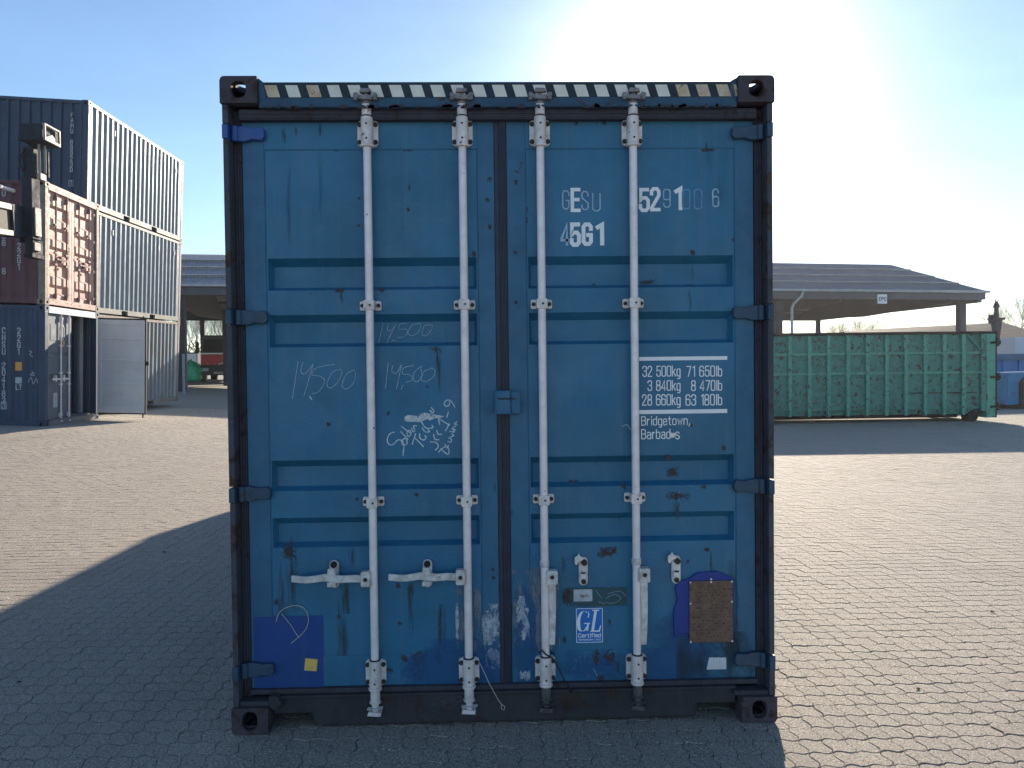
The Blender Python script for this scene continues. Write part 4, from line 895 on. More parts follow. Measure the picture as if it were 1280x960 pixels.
for px, py, s, lab in ((205,691,.014,'small dark scrap lying in the shade left of the container'),(1241,766,.016,'dry curled leaf on the sunlit paving at the right edge'),(1147,862,.012,'dark twist of debris on the sunlit paving near the container corner'),(24,853,.008,'tiny dark scrap on the shaded paving at the far left')):
    d = _fw + _r*((px-640)/F_PX) - _u*((py-480)/F_PX); t_ = -CAM[2]/d[2]; g = CAM+t_*d; rl = random.Random(px)
    mb = MB(); a0 = rl.random()*6; pts = []
    for k in range(7):
        a = a0+k*.9; rr_ = s*(.5+.6*rl.random()); pts.append((g[0]+rr_*math.cos(a)*1.4, g[1]+rr_*math.sin(a), .004+s*.5*rl.random()))
    mb.add([(g[0], g[1], .004)]+pts, [(0, 1+k, 1+(k+1) % 7) for k in range(7)]); mb.add([(p[0], p[1], p[2]-.002) for p in pts], [tuple(range(7))])
    o = mb.build('debris', M_leaf); o['label'] = lab; o['category'] = 'debris'
print('main done', len(bpy.data.objects))
# ------------------------------------------------------------------ stacked containers on the left
def pose(org, yaw, pitch, roll, off):
    Mx = Matrix.Rotation(yaw, 4, 'Z') @ Matrix.Rotation(pitch, 4, 'X') @ Matrix.Rotation(roll, 4, 'Y')
    return Matrix.Translation(Vector(org)) @ Mx @ Matrix.Translation(Vector(off))
HC = 2.591
M_navy = paint('navy_container', (.012,.046,.105), (.010,.038,.082), rust=.12, rough=.5, sc=1.2, dirt=.3)
M_maroon = paint('maroon_container', (.105,.036,.052), (.08,.030,.042), rust=.3, rough=.55, sc=1.4, dirt=.4)
M_pink = paint('sunlit_maroon_doors', (.60,.40,.34), (.44,.27,.235), rust=.45, rough=.6, sc=2.6, streak=.5, dirt=.4)  # sunlight on the maroon door end is put into this pale pink
M_grey = paint('grey_green_container', (.21,.235,.215), (.165,.185,.17), rust=.12, rough=.5, sc=1.4, dirt=.3)
M_greyr = paint('rust_streaked_grey_container', (.20,.225,.21), (.16,.15,.13), rust=.40, rough=.55, sc=1.8, dirt=.5)
M_lgrey = paint('light_grey_lining', (.66,.70,.74), (.56,.60,.64), rust=.08, rough=.5, sc=2, dirt=.25)
M_dgrey = paint('dark_grey_door', (.12,.15,.18), (.095,.12,.15), rust=.08, rough=.5, sc=2, dirt=.3)
M_rail = paint('worn_rail', (.25,.22,.19), (.17,.13,.11), rust=.5, rough=.6, sc=5, dirt=.4)
M_textg = plain('worn_white_lettering', (.42,.46,.50), .6, 0, .25, 20, 0)
M_orange = plain('orange_label', (.72,.32,.05), .5, 0, .1, 20, 0)

def mini_casting(x, y, z, par, mat):
    """hollow corner block; (x, y, z) its centre"""
    mb = MB(); a, b, c = .081, .089, .059
    mb.holed(x-a, x+a, z-c, z+c, y-b, y-b+.02, x, z, .032, .04, n=12); mb.box(x-a, x+a, y+b-.02, y+b, z-c, z+c)
    mb.holed(y-b+.02, y+b-.02, z-c, z+c, x+a-.02, x+a, y, z, .04, .03, ax='x', n=12); mb.box(x-a, x-a+.02, y-b+.02, y+b-.02, z-c, z+c)
    mb.box(x-a+.02, x+a-.02, y-b+.02, y+b-.02, z+c-.02, z+c); mb.box(x-a+.02, x+a-.02, y-b+.02, y+b-.02, z-c, z-c+.02)
    return mb.build('corner_casting', mat, par)
def corr_wall(name, axis, length, pos, z0, z1, outward, mat, par, start=.16, pitch=.278, d=.036, flip=False):
    """corrugated sheet with its depth: outer skin and inner skin 4 mm apart"""
    pr = corr_profile(length-2*start, pitch, d, *((.150, .024) if pitch < .26 else ())); n = len(pr); mb = MB()
    for k, off in enumerate((0, .004)):
        row = []
        for s, dd in pr:
            q = pos-outward*(dd+off); u = start+s
            row.append((q, u) if axis == 'y' else (-u, q))
        mb.add([(a, b, z0) for a, b in row]+[(a, b, z1) for a, b in row], [(i, i+1, n+i+1, n+i) for i in range(n-1)])
    return mb.build(name, mat, par)
def container(label, org, yaw, pitch, roll, off, Lx, Ly, mats, group, doors_x=None, pockets=False, vpitch=.278):
    """box with its near lower corner at the origin, reaching to -x and +y; its +x face looks to the yard"""
    mw, mr, mc = mats[:3]
    t = thing('shipping_container', label, 'shipping container', group=group); t.matrix_world = pose(org, yaw, pitch, roll, off)
    for x in (-.081, -Lx+.081):
        for y in (.089, Ly-.089):
            for z in (.059, HC-.059): mini_casting(x, y, z, t, mc)
            mb = MB(); sx = 1 if x > -1 else -1; xx = 0 if sx > 0 else -Lx
            mb.box(*sorted((xx-sx*.006, xx-sx*.15)), y-.083 if y < 1 else y-.05, y+.05 if y < 1 else y+.083, .119, HC-.119); mb.build('corner_post', mc if x > -1 else mw, t, bevel=.01)
    for z0, z1 in ((.02, .155), (HC-.085, HC-.012)):
        for x in (-.003, -Lx+.063):
            if pockets and z0 < .1 and x > -1:
                mb = MB()
                for a, b in ((.179, 1.95), (2.32, 3.74), (4.11, Ly-.179)): mb.box(x-.06, x, a, b, z0, z1)
                mb.box(x-.06, x, 1.951, 2.319, z1-.022, z1); mb.box(x-.06, x, 3.741, 4.109, z1-.022, z1)
                mb.build('bottom_rail', mr, t)
                mb = MB()
                for a in (1.951, 3.741): mb.box(x-.9, x-.061, a, a+.368, z0+.01, z1-.03)
                mb.build('fork_pocket', M_black, t)  # black blocks stand for the shade inside the pockets
            elif not (doors_x and x > -1): MB().box(x-.06, x, .179, Ly-.179, z0, z1).build('top_rail' if z0 > 1 else 'bottom_rail', mr, t)
        for y in (.004, Ly-.064): MB().box(-Lx+.163, -.163, y, y+.06, z0, z1).build('end_rail' if not doors_x else ('top_rail' if z0 > 1 else 'bottom_rail'), mw, t)
    corr_wall('side_wall' if doors_x else 'end_wall', 'x', Lx, .012, .156, HC-.086, -1, mw, t, pitch=vpitch, d=.05 if vpitch < .26 else .036)
    corr_wall('side_wall' if doors_x else 'end_wall', 'x', Lx, Ly-.012, .156, HC-.086, 1, mw, t)
    corr_wall('end_wall' if doors_x else 'side_wall', 'y', Ly, -Lx+.012, .156, HC-.086, -1, mw, t)
    if not doors_x: corr_wall('side_wall', 'y', Ly, -.012, .156, HC-.086, 1, mats[-1], t)
    MB().box(-Lx+.16, -.07, .07, Ly-.07, .10, .16).build('floor', M_dgrey, t); MB().box(-Lx+.07, -.07, .07, Ly-.07, HC-.05, HC-.02).build('roof', mw, t)
    return t
M_pw = paint('pale_grey_side', (.21,.275,.32), (.165,.22,.26), rust=.1, rough=.4, sc=1.3, dirt=.25)
M_pw2 = paint('pale_grey_rusty_side', (.22,.27,.30), (.20,.19,.18), rust=.35, rough=.45, sc=1.6, dirt=.4)
G1 = 'stacked shipping containers'
O1, Y1, P1, R1_ = (-9.534, 12.814, .475), .053, .010, .030
O2, Y2, P2_, R2_ = (-10.231, 13.269, .486), .024, .023, .052
ch = container('dark blue container at the bottom of the stack with one door standing open', O1, Y1, P1, R1_, (0,0,0), 6.058, 2.438, (M_navy, M_lgrey, M_navy), G1, doors_x=True)
rd = container('maroon container with sunlit pink doors, on top of the dark blue one', O1, Y1, P1, R1_, (0,0,HC+.012), 6.058, 2.438, (M_maroon, M_maroon, M_rail), G1, doors_x=True)
b0 = container('grey corrugated container at ground level behind the open door, rust streaked', O2, Y2, P2_, R2_, (0,2.438,0), 2.438, 6.058, (M_grey, M_rail, M_rail, M_pw2), G1, pockets=True)
b1 = container('grey corrugated container in the middle of the rear stack, beside the pink doors', O2, Y2, P2_, R2_, (0,2.438,HC+.012), 2.438, 6.058, (M_grey, M_grey, M_rail, M_pw), G1, pockets=True)
b2 = container('topmost container of the stack, dark blue end and grey corrugated side', O2, Y2, P2_, R2_, (0,2.438,2*HC+.024), 2.438, 6.058, (M_navy, M_grey, M_navy, M_pw), G1, pockets=True, vpitch=.252)
# a second maroon box deeper in the row keeps the topmost one propped
def door_x(par, name, y0, y1, z0, z1, mat, troughs, depth, ox, bars, barmat, label=None):
    """door leaf looking to +x: local x runs along the face, local -y outwards"""
    mb = MB(); w = y1-y0
    corrugated_sheet(mb, .10, w-.10, z0, z1, .0, depth, troughs, sl=.05, slb=.05, margin=.03)
    mb.box(0, .0985, -.004, .05, z0, z1); mb.box(w-.0985, w, -.004, .05, z0, z1); mb.box(.005, w-.005, .051+depth, .056+depth, z0, z1)
    o = mb.build(name, mat, par, label=label); o.rotation_euler = (0, 0, math.pi/2); o.location = (ox, y0, 0)
    for bx in bars:
        q = MB(); q.tube((bx, -.035, .10), (bx, -.035, HC-.07), .017, n=10)
        for zz in (.22, HC-.26): q.box(bx-.045, bx+.045, -.020, -.006, zz-.05, zz+.05); q.tube((bx, -.035, zz-.05), (bx, -.035, zz+.05), .026, n=10)
        for zz in (.9, 1.15, 1.75): q.box(bx-.045, bx+.045, -.05, -.006, zz-.02, zz+.02)
        for zz in (.085, HC-.075): q.box(bx-.04, bx+.04, -.06, .0, zz-.012, zz+.012)
        b = q.build('locking_bar', barmat, o)
        q = MB(); sg = -1 if bx > w/2 else 1
        q.box(bx-.40 if sg < 0 else bx+.01, bx-.01 if sg < 0 else bx+.40, -.065, -.050, 1.00, 1.035); q.box(bx+sg*.24-.02, bx+sg*.24+.02, -.06, -.006, .96, 1.10)
        q.build('handle', barmat, b)
    for zz in (.3, .95, 1.65, 2.3):
        q = MB(); a = -.03 if y0 < 1 else w-.07; q.box(a, a+.10, -.03, -.006, zz-.03, zz+.03); q.tube((a+(.0 if y0 < 1 else .10), -.02, zz-.035), (a+(.0 if y0 < 1 else .10), -.02, zz+.035), .015, n=8); q.build('hinge', mat, o)
    return o
RT = [(1.86,2.16),(1.42,1.70),(1.08,1.28),(.62,.94),(.24,.46)][::1]
M_pbar = paint('dull_pink_bar', (.32,.22,.20), (.20,.13,.12), rust=.3, rough=.55, sc=12)
MB().box(-.075, -.004, .163, 2.275, HC-.150, HC-.012).build('header', M_pink, rd); MB().box(-.075, -.004, .163, 2.275, .02, .145).build('sill', M_pink, rd)
door_x(rd, 'door', .155, 1.212, .150, HC-.155, M_pink, RT, .055, -.060, (.32, .78), M_pbar); door_x(rd, 'door', 1.226, 2.283, .150, HC-.155, M_pink, RT, .055, -.060, (.26, .74), M_pbar)
mk = MB()
def on_door_text(par, s, x, z, h, mat, w=None, Y=-.0055, th=.15):
    return write('lettering', s, x, z, h, par, mat, Y, th=th, width=w)
# CHSU: left leaf shut, right leaf swung out
MB().box(-.075, -.004, .163, 2.275, HC-.150, HC-.012).build('header', M_lgrey, ch); MB().box(-.075, -.004, .163, 2.275, .02, .145).build('sill', M_dgrey, ch)
cd = door_x(ch, 'door', .155, 1.212, .150, HC-.155, M_dgrey, [(1.50,1.62),(1.02,1.14)], .03, -.060, (.55, .90), M_bar, label='dark grey closed door leaf')
tri = MB().prism([(.72,1.70),(.66,1.86),(.78,1.86)][::1], -.0065, -.0055).build('warning_label', M_orange, cd)
MB().box(.28, .46, -.0065, -.0055, .40, .72).build('label', M_textg, cd)
MB().prism(rounded(.17,.42,1.86,2.22,.01), -.0062, -.0052).build('emblem_panel', M_dgrey, cd)
mb = MB()
for k in range(8):
    a = k*math.pi/4; mb.add([(.30+.075*math.cos(a), -.0066, 2.05+.10*math.sin(a)), (.30+.02*math.cos(a+.4), -.0066, 2.05+.03*math.sin(a+.4)), (.30+.02*math.cos(a-.4), -.0066, 2.05+.03*math.sin(a-.4))], [(0,1,2)])
mb.build('star_emblem', M_textg, cd)
mb = MB(); ribbon(mb, [(.66+.10*math.cos(k*math.pi/10), 2.04+.16*math.sin(k*math.pi/10)) for k in range(20)], .03, -.0066, True); mb.build('ring_emblem', M_textg, cd)
# interior lining seen through the doorway
corr_wall('lining', 'x', 6.0, 2.438-.055, .162, HC-.10, -1, M_lgrey, ch, start=.10)
t_ = write('lettering', 'CHSU2041833', -.75, 2.1, .10, ch, M_textg, 2.438-.062, vertical=True, th=.14)
# the open leaf, hinged on the far post and turned to face the camera with its inside
mb = MB(); w = 1.13
mb.box(0, w, .0, .035, .17, HC-.17); mb.box(.0, .10, -.012, -.0005, .17, HC-.17); mb.box(w-.09, w-.0, -.012, -.0005, .17, HC-.17)
for z0, z1 in ((.171,.36),(.84,.90),(1.40,1.46),(1.93,1.99),(HC-.30,HC-.171)): mb.box(.1005, w-.0905, -.018, -.0006, z0, z1)
od = mb.build('door', M_lgrey, ch, label='open pale grey door leaf seen from inside', bevel=.006)
od.location = (.03, 2.30, 0); od.rotation_euler = (0, 0, R(-3))
mb = MB(); mb.box(-.02, w+.025, .0355, .06, .14, .169); mb.box(-.02, w+.025, .0355, .06, HC-.169, HC-.13); mb.box(w+.0005, w+.03, -.015, .0355, .15, HC-.15); mb.box(w+.031, w+.085, .0, .03, 1.33, 1.43)
mb.tube((w-.08, .08, .05), (w-.08, .08, HC-.07), .017, n=8); mb.build('door_gasket', M_black, od)
# lettering on the faces toward the camera
def stack_text(par, s, x, z, h, mat, Y=.0115): return write('lettering', s, x, z, h, par, mat, Y-.003, vertical=True, th=.17)
stack_text(ch, 'CHSU 204183', -.86, 1.98, .115, M_textg); stack_text(ch, '3', -.86, .40, .115, M_textg)
stack_text(ch, '22G1', -.555, 1.98, .115, M_textg)
mb = MB(); ribbon(mb, [(-.885,.385),(-.775,.385),(-.775,.535),(-.885,.535)], .012, .008, True); mb.build('border', M_textg, ch)
MB().box(-.60, -.47, .0075, .0085, 1.20, 1.38).build('warning_label', M_orange, ch); MB().box(-.60, -.47, .0075, .0085, .93, 1.06).build('label', M_textg, ch)
write('lettering', 'LT', -.585, .80, .10, ch, M_textg, .008, th=.2)
stack_text(rd, 'U 463768', -.86, 2.24, .115, M_textg); stack_text(rd, '8', -.86, .62, .115, M_textg); stack_text(rd, '22G1', -.555, 1.15, .115, M_textg)
write('lettering', '20', -.585, 1.92, .09, rd, M_textg, .008, th=.2); mb = MB(); ribbon(mb, [(-.60,1.90),(-.46,1.90),(-.46,2.04),(-.60,2.04)], .012, .008, True); mb.build('border', M_textg, rd)
stack_text(b2, 'FAMU 889230', -.42, 2.17, .105, M_textg); stack_text(b2, '1', -.42, .50, .105, M_textg)
mb = MB(); ribbon(mb, [(-.445,.475),(-.345,.475),(-.345,.62),(-.445,.62)], .012, .008, True); mb.build('border', M_textg, b2)
for x in (-.40, -2.02):
    MB().path([(x-.04,.0,2.28),(x-.04,-.03,2.26),(x+.02,-.03,2.26),(x+.02,-.03,2.38),(x+.02,.0,2.40)], .012).build('lashing_ring', M_navy, b2)
chalk_b = MB()
for st in ([(-.33,1.62),(-.27,1.60),(-.31,1.54),(-.25,1.50)],[(-.27,1.20),(-.22,1.10),(-.30,1.12),(-.22,1.16)],[(-.34,.96),(-.28,1.06),(-.24,.92),(-.18,1.04),(-.15,.94)]): ribbon(chalk_b, smooth_path(st), .012, .0085)
chalk_b.build('chalk_mark', M_textg, ch)
write('lettering', 'C', .30, 1.72, .22, bpy.data.objects[[o.name for o in rd.children if o.name.startswith('door')][0]], M_textg, -.0060, th=.16)
mb = MB()
for b_ in (b1, b2):
    for y in (1.35+2.438-2.438, 4.25, 5.45):
        MB().box(.0005, .006, y, y+.05, 2.10, 2.24).build('label', M_textg, b_)

# ------------------------------------------------------------------ side lifter reaching in from the left
M_lnavy = paint('lifter_navy', (.005,.014,.030), (.005,.012,.022), rust=.1, rough=.75, sc=3)
M_cream = paint('lifter_cream', (.30,.27,.24), (.22,.20,.18), rust=.3, rough=.55, sc=6)
M_grit = plain('dark_grating', (.075,.072,.065), .8, 0, .6, 25)
def zq(py, px=50, dep=15.2): return float(at_depth(px, py, dep)[2])
def xq(px, py, dep=15.2): return float(at_depth(px, py, dep)[0])+9.30
sp = thing('container_lifter', 'dark blue lifting frame with a pale boom, hanging in front of the maroon container', 'lifter', (-9.30, 11.9, 0))
mb = MB(); mb.box(xq(40,210), xq(53,210), 0, .26, zq(224), zq(189)); mb.box(xq(38.5,260), xq(51,260), -.01, .27, zq(301), zq(224.1)); mb.box(xq(33.5,272), xq(38.4,272), .02, .35, zq(305), zq(262))
mb.box(xq(40.5,312), xq(50,312), .03, .37, zq(319), zq(301.1)); mb.box(xq(40.5,322), xq(51,322), -.02, .39, zq(324), zq(319.1)); mb.box(xq(57,215), xq(60,215), .3, .36, zq(222), zq(190))
fr = mb.build('end_frame', M_lnavy, sp, bevel=.01)
hx0, hx1, hz0, hz1 = xq(43,175), xq(71,175), zq(181), zq(164)
mb = MB(); mb.box(hx0, hx1, -.2, .35, hz0, hz1); mb.box(hx0-.01, hx1+.02, -.22, .37, zq(184.5), hz0-.002); hb = mb.build('head_box', M_lnavy, sp, bevel=.012)
mb = MB(); e = hx1+.021; mb.box(e, e+.04, -.20, -.17, hz0-.05, hz1); mb.box(e, e+.04, .30, .33, hz0-.05, hz1); mb.box(e, e+.04, -.169, .299, hz0-.05, hz0); mb.box(e, e+.04, -.169, .299, hz1-.03, hz1)
mb.prism([(-.165, hz0+.001), (.295, hz0+.001), (.10, hz0+.13)], e, e+.01, ax='x'); mb.build('lit_frame', M_cream, hb)
mb = MB(); mb.tube((xq(60,200),.0,zq(220)),(xq(60,200),.0,zq(186)), .022, n=8); mb.tube((xq(63.5,200),.1,zq(220)),(xq(63.5,200),.1,zq(186)), .022, n=8); mb.build('hydraulic_rod', M_cream, fr, smooth=True)
mb = MB(); mb.path([(xq(44,195),-.02,zq(192)),(xq(39,200),-.05,zq(203)),(xq(38,200),-.06,zq(212)),(xq(42,200),-.04,zq(220))], .02); mb.path([(xq(46,195),-.02,zq(196)),(xq(37,200),-.05,zq(208)),(xq(41,200),-.06,zq(216))], .015); mb.box(xq(38,200), xq(43,200), -.06, -.001, zq(217), zq(213)); mb.build('hose', M_black, fr)
for q_ in ((51.3,53,297,262),(50.3,52,315,305),(55,60,228,220)): MB().box(xq(q_[0],q_[3]), xq(q_[1],q_[3]), .04, .24, zq(q_[2]), zq(q_[3])).build('lit_side_plate', M_cream, fr, bevel=.006)  # cream plates paint the sunlit side of the dark frame
# boom: reaches back past the left edge of the frame to the carrier's mast
p0, p1 = Vector((-.16, -.05, 4.63)), Vector((1.35, -7.6, 3.75))
dv = (p1-p0).normalized(); sd_ = Vector((dv.y, -dv.x, 0)).normalized(); up = sd_.cross(dv).normalized()
if up.z < 0: up = -up
def beam(mb, a, b, o1, o2, u1, u2, m=0):
    vs = []
    for P in (a, b):
        for o_, u_ in ((o1,u1),(o2,u1),(o2,u2),(o1,u2)): vs.append(P+sd_*o_+up*u_)
    mb.add(vs, [(0,1,2,3),(7,6,5,4),(0,4,5,1),(1,5,6,2),(2,6,7,3),(3,7,4,0)], m)
mb = MB(); beam(mb, p0+dv*.45, p1, -.14, .14, .19, .30); beam(mb, p0+dv*.45, p1, -.14, .14, -.30, -.20); bm_ = mb.build('boom', M_cream, sp, bevel=.006)
mb = MB(); beam(mb, p0+dv*.45, p1, -.09, .09, -.1995, .1895); mb.build('boom_web', M_grit, bm_)
mb = MB(); beam(mb, p0-dv*.1, p0+dv*.449, -.15, .15, -.31, .31); mb.build('boom_head', M_lnavy, bm_, bevel=.01)
mb = MB(); a_ = p0+up*.60-dv*.05; mb.tube(a_, p1+up*.75, .038, n=12); mb.build('ram', M_bar, sp, smooth=True)
mb = MB(); mb.box(1.15, 1.60, -8.0, -7.5, -.0, 4.6); mb.box(.9, 3.4, -9.6, -7.9, .35, 1.1); 
mb.build('carrier_mast', M_lnavy, sp, bevel=.02)
for (x, y) in ((.85,-9.3),(.85,-8.2)): q = MB(); q.tube((x-.15,y,.48),(x+.2,y,.48), .48, n=24); q.build('wheel', M_black, sp, smooth=True)

# ------------------------------------------------------------------ green roll-off bin
M_green = paint('bin_green', (.070,.29,.225), (.052,.215,.17), rust=.66, rough=.6, sc=5.0, streak=.7, dirt=.6, dent=.6, spots=.9, rustc=(.085,.055,.045))
M_green2 = paint('bin_green_ribs', (.105,.40,.29), (.08,.31,.225), rust=.60, rough=.6, sc=5.5, streak=.4, dirt=.4, spots=.8, rustc=(.085,.055,.045))
M_undr = paint('bin_underframe', (.030,.026,.022), (.02,.018,.018), rust=.6, rough=.8, sc=3)
bx0, bx1, by, bd = 6.2, 13.80, 17.0, 2.35
gb = thing('roll_off_bin', 'long green open-topped steel waste bin with rust scratches, right of the blue container', 'waste bin', (bx0, by, 0))
Lb = bx1-bx0
mb = MB(); zf = .36; ztp = 2.42
mb.box(0, Lb-.42, .075, .085, zf, ztp); mb.box(.0, Lb, bd-.02, bd, zf, ztp); mb.box(0, .03, .086, bd-.021, zf, ztp)
mb.prism([(0, .22),(Lb-.44, .22),(Lb-.44, zf-.001),(0, zf-.001)], .16, .30); mb.box(0, Lb-.1, .31, bd-.03, zf-.05, zf)
mb.build('body', M_green, gb)
mb = MB(); mb.box(-.02, Lb-.0, -.03, .09, ztp, ztp+.075); mb.box(-.02, Lb, bd-.03, bd+.04, ztp, ztp+.07); mb.box(-.02, .08, .091, bd-.031, ztp, ztp+.07); mb.build('top_rail', M_undr, gb, bevel=.01)
zh = (1.91, 1.37)
for k in range(13):
    x = Lb-.95-.535*k
    if x < .05: break
    mb = MB(); z0 = .20
    mb.prism([(x, z0), (x+.07, z0), (x+.085, zf+.05), (x+.085, ztp-.002), (x-.015, ztp-.002), (x-.015, zf+.05)], -.012, .0745); mb.build('rib', M_green2, gb, bevel=.006)
for zq in zh:
    mb = MB(); xs_ = [Lb-.95-.535*k for k in range(13)]+[-.3]
    edges = [Lb-.42]+xs_
    for a, b in zip(edges[1:], edges[:-1]):
        lo = max(a+.087, 0.0) if a != -.3 else 0; hi = b-.0165
        if hi > lo+.05:  mb.box(lo, hi, .004, .0748, zq-.03, zq+.03)
    mb.build('seam_bar', M_green2, gb, kind='stuff')
mb = MB(); xs0 = Lb-.95
for k in range(4): mb.box(xs0+.088-k*.535, xs0+.43-k*.535 if k == 0 else xs0+.516-k*.535+.0, .05, .0746, .80, .825)
mb.build('conduit', M_undr, gb)
mb = MB(); mb.box(Lb-.44, Lb-.30, -.02, .20, .30, ztp-.003); mb.prism([(Lb-.86,ztp-.004),(Lb-.86+.06,ztp-.004),(Lb-.44,2.02),(Lb-.44,1.95)][::-1], .0, .07); mb.build('end_post', M_green, gb, bevel=.008)
mb = MB(); mb.box(Lb-.298, Lb-.05, -.03, .05, .12, ztp-.004); mb.box(Lb-.29, Lb-.045, .051, bd-.031, .12, ztp-.005); tail = mb.build('tail_door', M_green2, gb, bevel=.008)
for z in (.42, 1.23, 2.18):
    q = MB(); q.box(Lb-.20, Lb+.02, -.055, -.031, z-.03, z+.03); q.tube((Lb+.0, -.03, z-.10), (Lb+.0, -.03, z+.12), .05, n=12); q.box(Lb-.03, Lb+.07, -.08, .02, z-.05, z+.05)
    q.build('hinge', M_undr, tail, bevel=.006)
mb = MB(); mb.box(Lb-.045, Lb-.01, -.03, .05, .12, 2.46); mb.build('hinge_rod', M_undr, tail)
for x in (Lb-.58, .9):
    for y in (.28, bd-.3): q = MB(); q.tube((x, y-.14, .155), (x, y+.14, .155), .155, n=24); q.build('roller', M_undr, gb, smooth=True)
mb = MB(); mb.box(.2, Lb-.75, .55, .67, .10, .31); mb.box(.2, Lb-.75, bd-.67, bd-.55, .10, .31)
for k in range(11): mb.box(.35+k*.535, .43+k*.535, .30, bd-.3, .20, .308)
mb.build('skid', M_undr, gb)
MB().box(.06, Lb-.46, .09, bd-.03, zf+.02, zf+.4).build('load', plain('scrap_load', (.08,.07,.06), .9, 0, .5, 4), gb)
# finial-like post just behind the bin's tail
vx = Lb+.06
mb = MB(); mb.tube((vx,.1,2.12),(vx,.1,2.30), .06, .09, n=10); mb.tube((vx,.1,2.30),(vx,.1,2.80), .085, .145, n=10); mb.box(vx-.17,vx+.16,-.03,.23,2.80,2.86); mb.box(vx-.19,vx-.09,.04,.16,2.70,2.94)
mb.tube((vx,.1,2.86),(vx,.1,3.14), .07, .055, n=10); mb.tube((vx,.1,3.14),(vx,.1,3.24), .085, .07, n=10); mb.tube((vx,.1,3.24),(vx,.1,3.31), .06, .035, n=10); mb.tube((vx-.02,.1,3.31),(vx-.04,.1,3.38), .012, n=6); mb.tube((vx+.03,.1,3.30),(vx+.06,.1,3.36), .012, n=6)
mb.build('latch_mast', paint('post_brown', (.14,.105,.10), (.10,.08,.08), rust=.4, rough=.7, sc=6), gb, smooth=True)

# ------------------------------------------------------------------ the open shed
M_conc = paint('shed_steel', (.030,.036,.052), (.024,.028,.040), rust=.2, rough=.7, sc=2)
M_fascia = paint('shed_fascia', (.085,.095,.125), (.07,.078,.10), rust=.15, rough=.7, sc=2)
M_gut = plain('zinc_gutter', (.38,.40,.43), .45, .4, .2, 3)
M_roof = paint('fibre_cement_roof', (.17,.175,.19), (.125,.13,.145), rust=.1, rough=.38, sc=1.5, dirt=.5, streak=.2)
M_lap = paint('pale_sheet_laps', (.60,.62,.64), (.45,.46,.48), rust=.1, rough=.5, sc=3, dirt=.4)
He = 5.5
c_r = at_depth(1224, 366, 40.2); He = float(c_r[2]); c_l = at_depth(228, 354, 33.0)
ux = np.array([c_r[0]-c_l[0], c_r[1]-c_l[1]]); Lfront = float(np.linalg.norm(ux)); ux /= Lfront
shed_yaw = math.atan2(ux[1], ux[0]); Ls = Lfront+12; Ds = 15.0
shed = thing('open_shed', 'long open-sided shed with a grey corrugated hip roof, beyond the bin and the container', 'shed', (float(c_r[0]), float(c_r[1]), 0), (0, 0, shed_yaw))
half = Ds/2; _n = np.array([-ux[1], ux[0]]); _d = _fw + _r*((1112-640)/F_PX) - _u*((331.5-480)/F_PX)
_t = (float(_n@(np.array([c_r[0], c_r[1]])-CAM[:2]))+half)/float(_n@_d[:2]); _q = CAM+_d*_t
rise = float(_q[2])-He-.05; hip = .35-float(ux@(_q[:2]-np.array([c_r[0], c_r[1]]))); print('shed', He, rise, hip, Ls)
# local frame: x from -Ls to 0 along the front eave, y back; hip roof
rz_ = at_depth(1112, 331.5, 40.2+5.6); half = Ds/2
def roof_row(y0, y1, k, last=False):
    """one course of corrugated sheets on the front slope"""
    mb = MB(); zf_ = lambda y: He+.05+rise*y/half
    xr = lambda y: .35-hip*(y/half)*1.0
    x1a, x1b = xr(y0), xr(y1); step = .088; n = int((Ls+.3+x1a)/step); va, vb = [], []
    lift = .035
    for i in range(n+1):
        x = -Ls-.3+i*step; h = .055*(i % 2)
        va.append((min(x, x1a), y0-.12, zf_(y0-.12)+h+lift)); vb.append((min(x, x1b), y1, zf_(y1)+h))
    m = len(va); mb.add(va+vb, [(i, i+1, m+i+1, m+i) for i in range(m-1)]); 
    mb.add([(p[0], p[1], p[2]-.0) for p in va]+[(p[0], p[1]+.001, p[2]-.05) for p in va], [(i, i+1, m+i+1, m+i) for i in range(m-1)], 1)
    mb.add([(x1a+.0, y0-.12, zf_(y0)+.02), (x1b, y1, zf_(y1)+.05), (x1b, y1, zf_(y1)-.03), (x1a, y0-.12, zf_(y0)-.05)], [(0,1,2,3)])
    return mb.build('roof_course', [M_roof, M_lap], shed)
rows_ = [half*q for q in (0, .25, .5, .75, 1)]
for k in range(4): roof_row(rows_[k], rows_[k+1], k)
for k in (1, 2, 3):
    mb = MB(); y = rows_[k]-.10; z = He+.05+rise*y/half
    x = -Ls; rj = random.Random(k)
    mb.box(-Ls, .25-hip*y/half, y-.10, y+.22, z+.085, z+.122); mb.build('lap_glint_strip', M_lap, shed)  # pale strips paint the sun's glint along the sheet laps
mb = MB()
mb.add([(.35,-.1,He+.05),(.35,Ds+.1,He+.05),(.35-hip,half,He+.05+rise)], [(0,1,2)]); mb.add([(-Ls,Ds+.2,He+.03),(.35,Ds+.2,He+.03),(.35-hip,half,He+.04+rise),(-Ls,half,He+.04+rise)], [(0,1,2,3)])
mb.build('rear_roof', M_roof, shed)
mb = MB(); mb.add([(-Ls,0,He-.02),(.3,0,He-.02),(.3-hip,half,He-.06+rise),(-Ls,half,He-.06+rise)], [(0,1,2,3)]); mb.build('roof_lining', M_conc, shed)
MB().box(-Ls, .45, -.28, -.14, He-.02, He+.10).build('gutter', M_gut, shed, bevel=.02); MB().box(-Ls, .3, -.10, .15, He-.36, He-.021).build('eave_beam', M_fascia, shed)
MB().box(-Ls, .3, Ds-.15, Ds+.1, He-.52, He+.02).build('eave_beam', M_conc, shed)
MB().box(.05, .3, .16, Ds-.16, He-.50, He+.03).build('side_beam', M_fascia, shed)
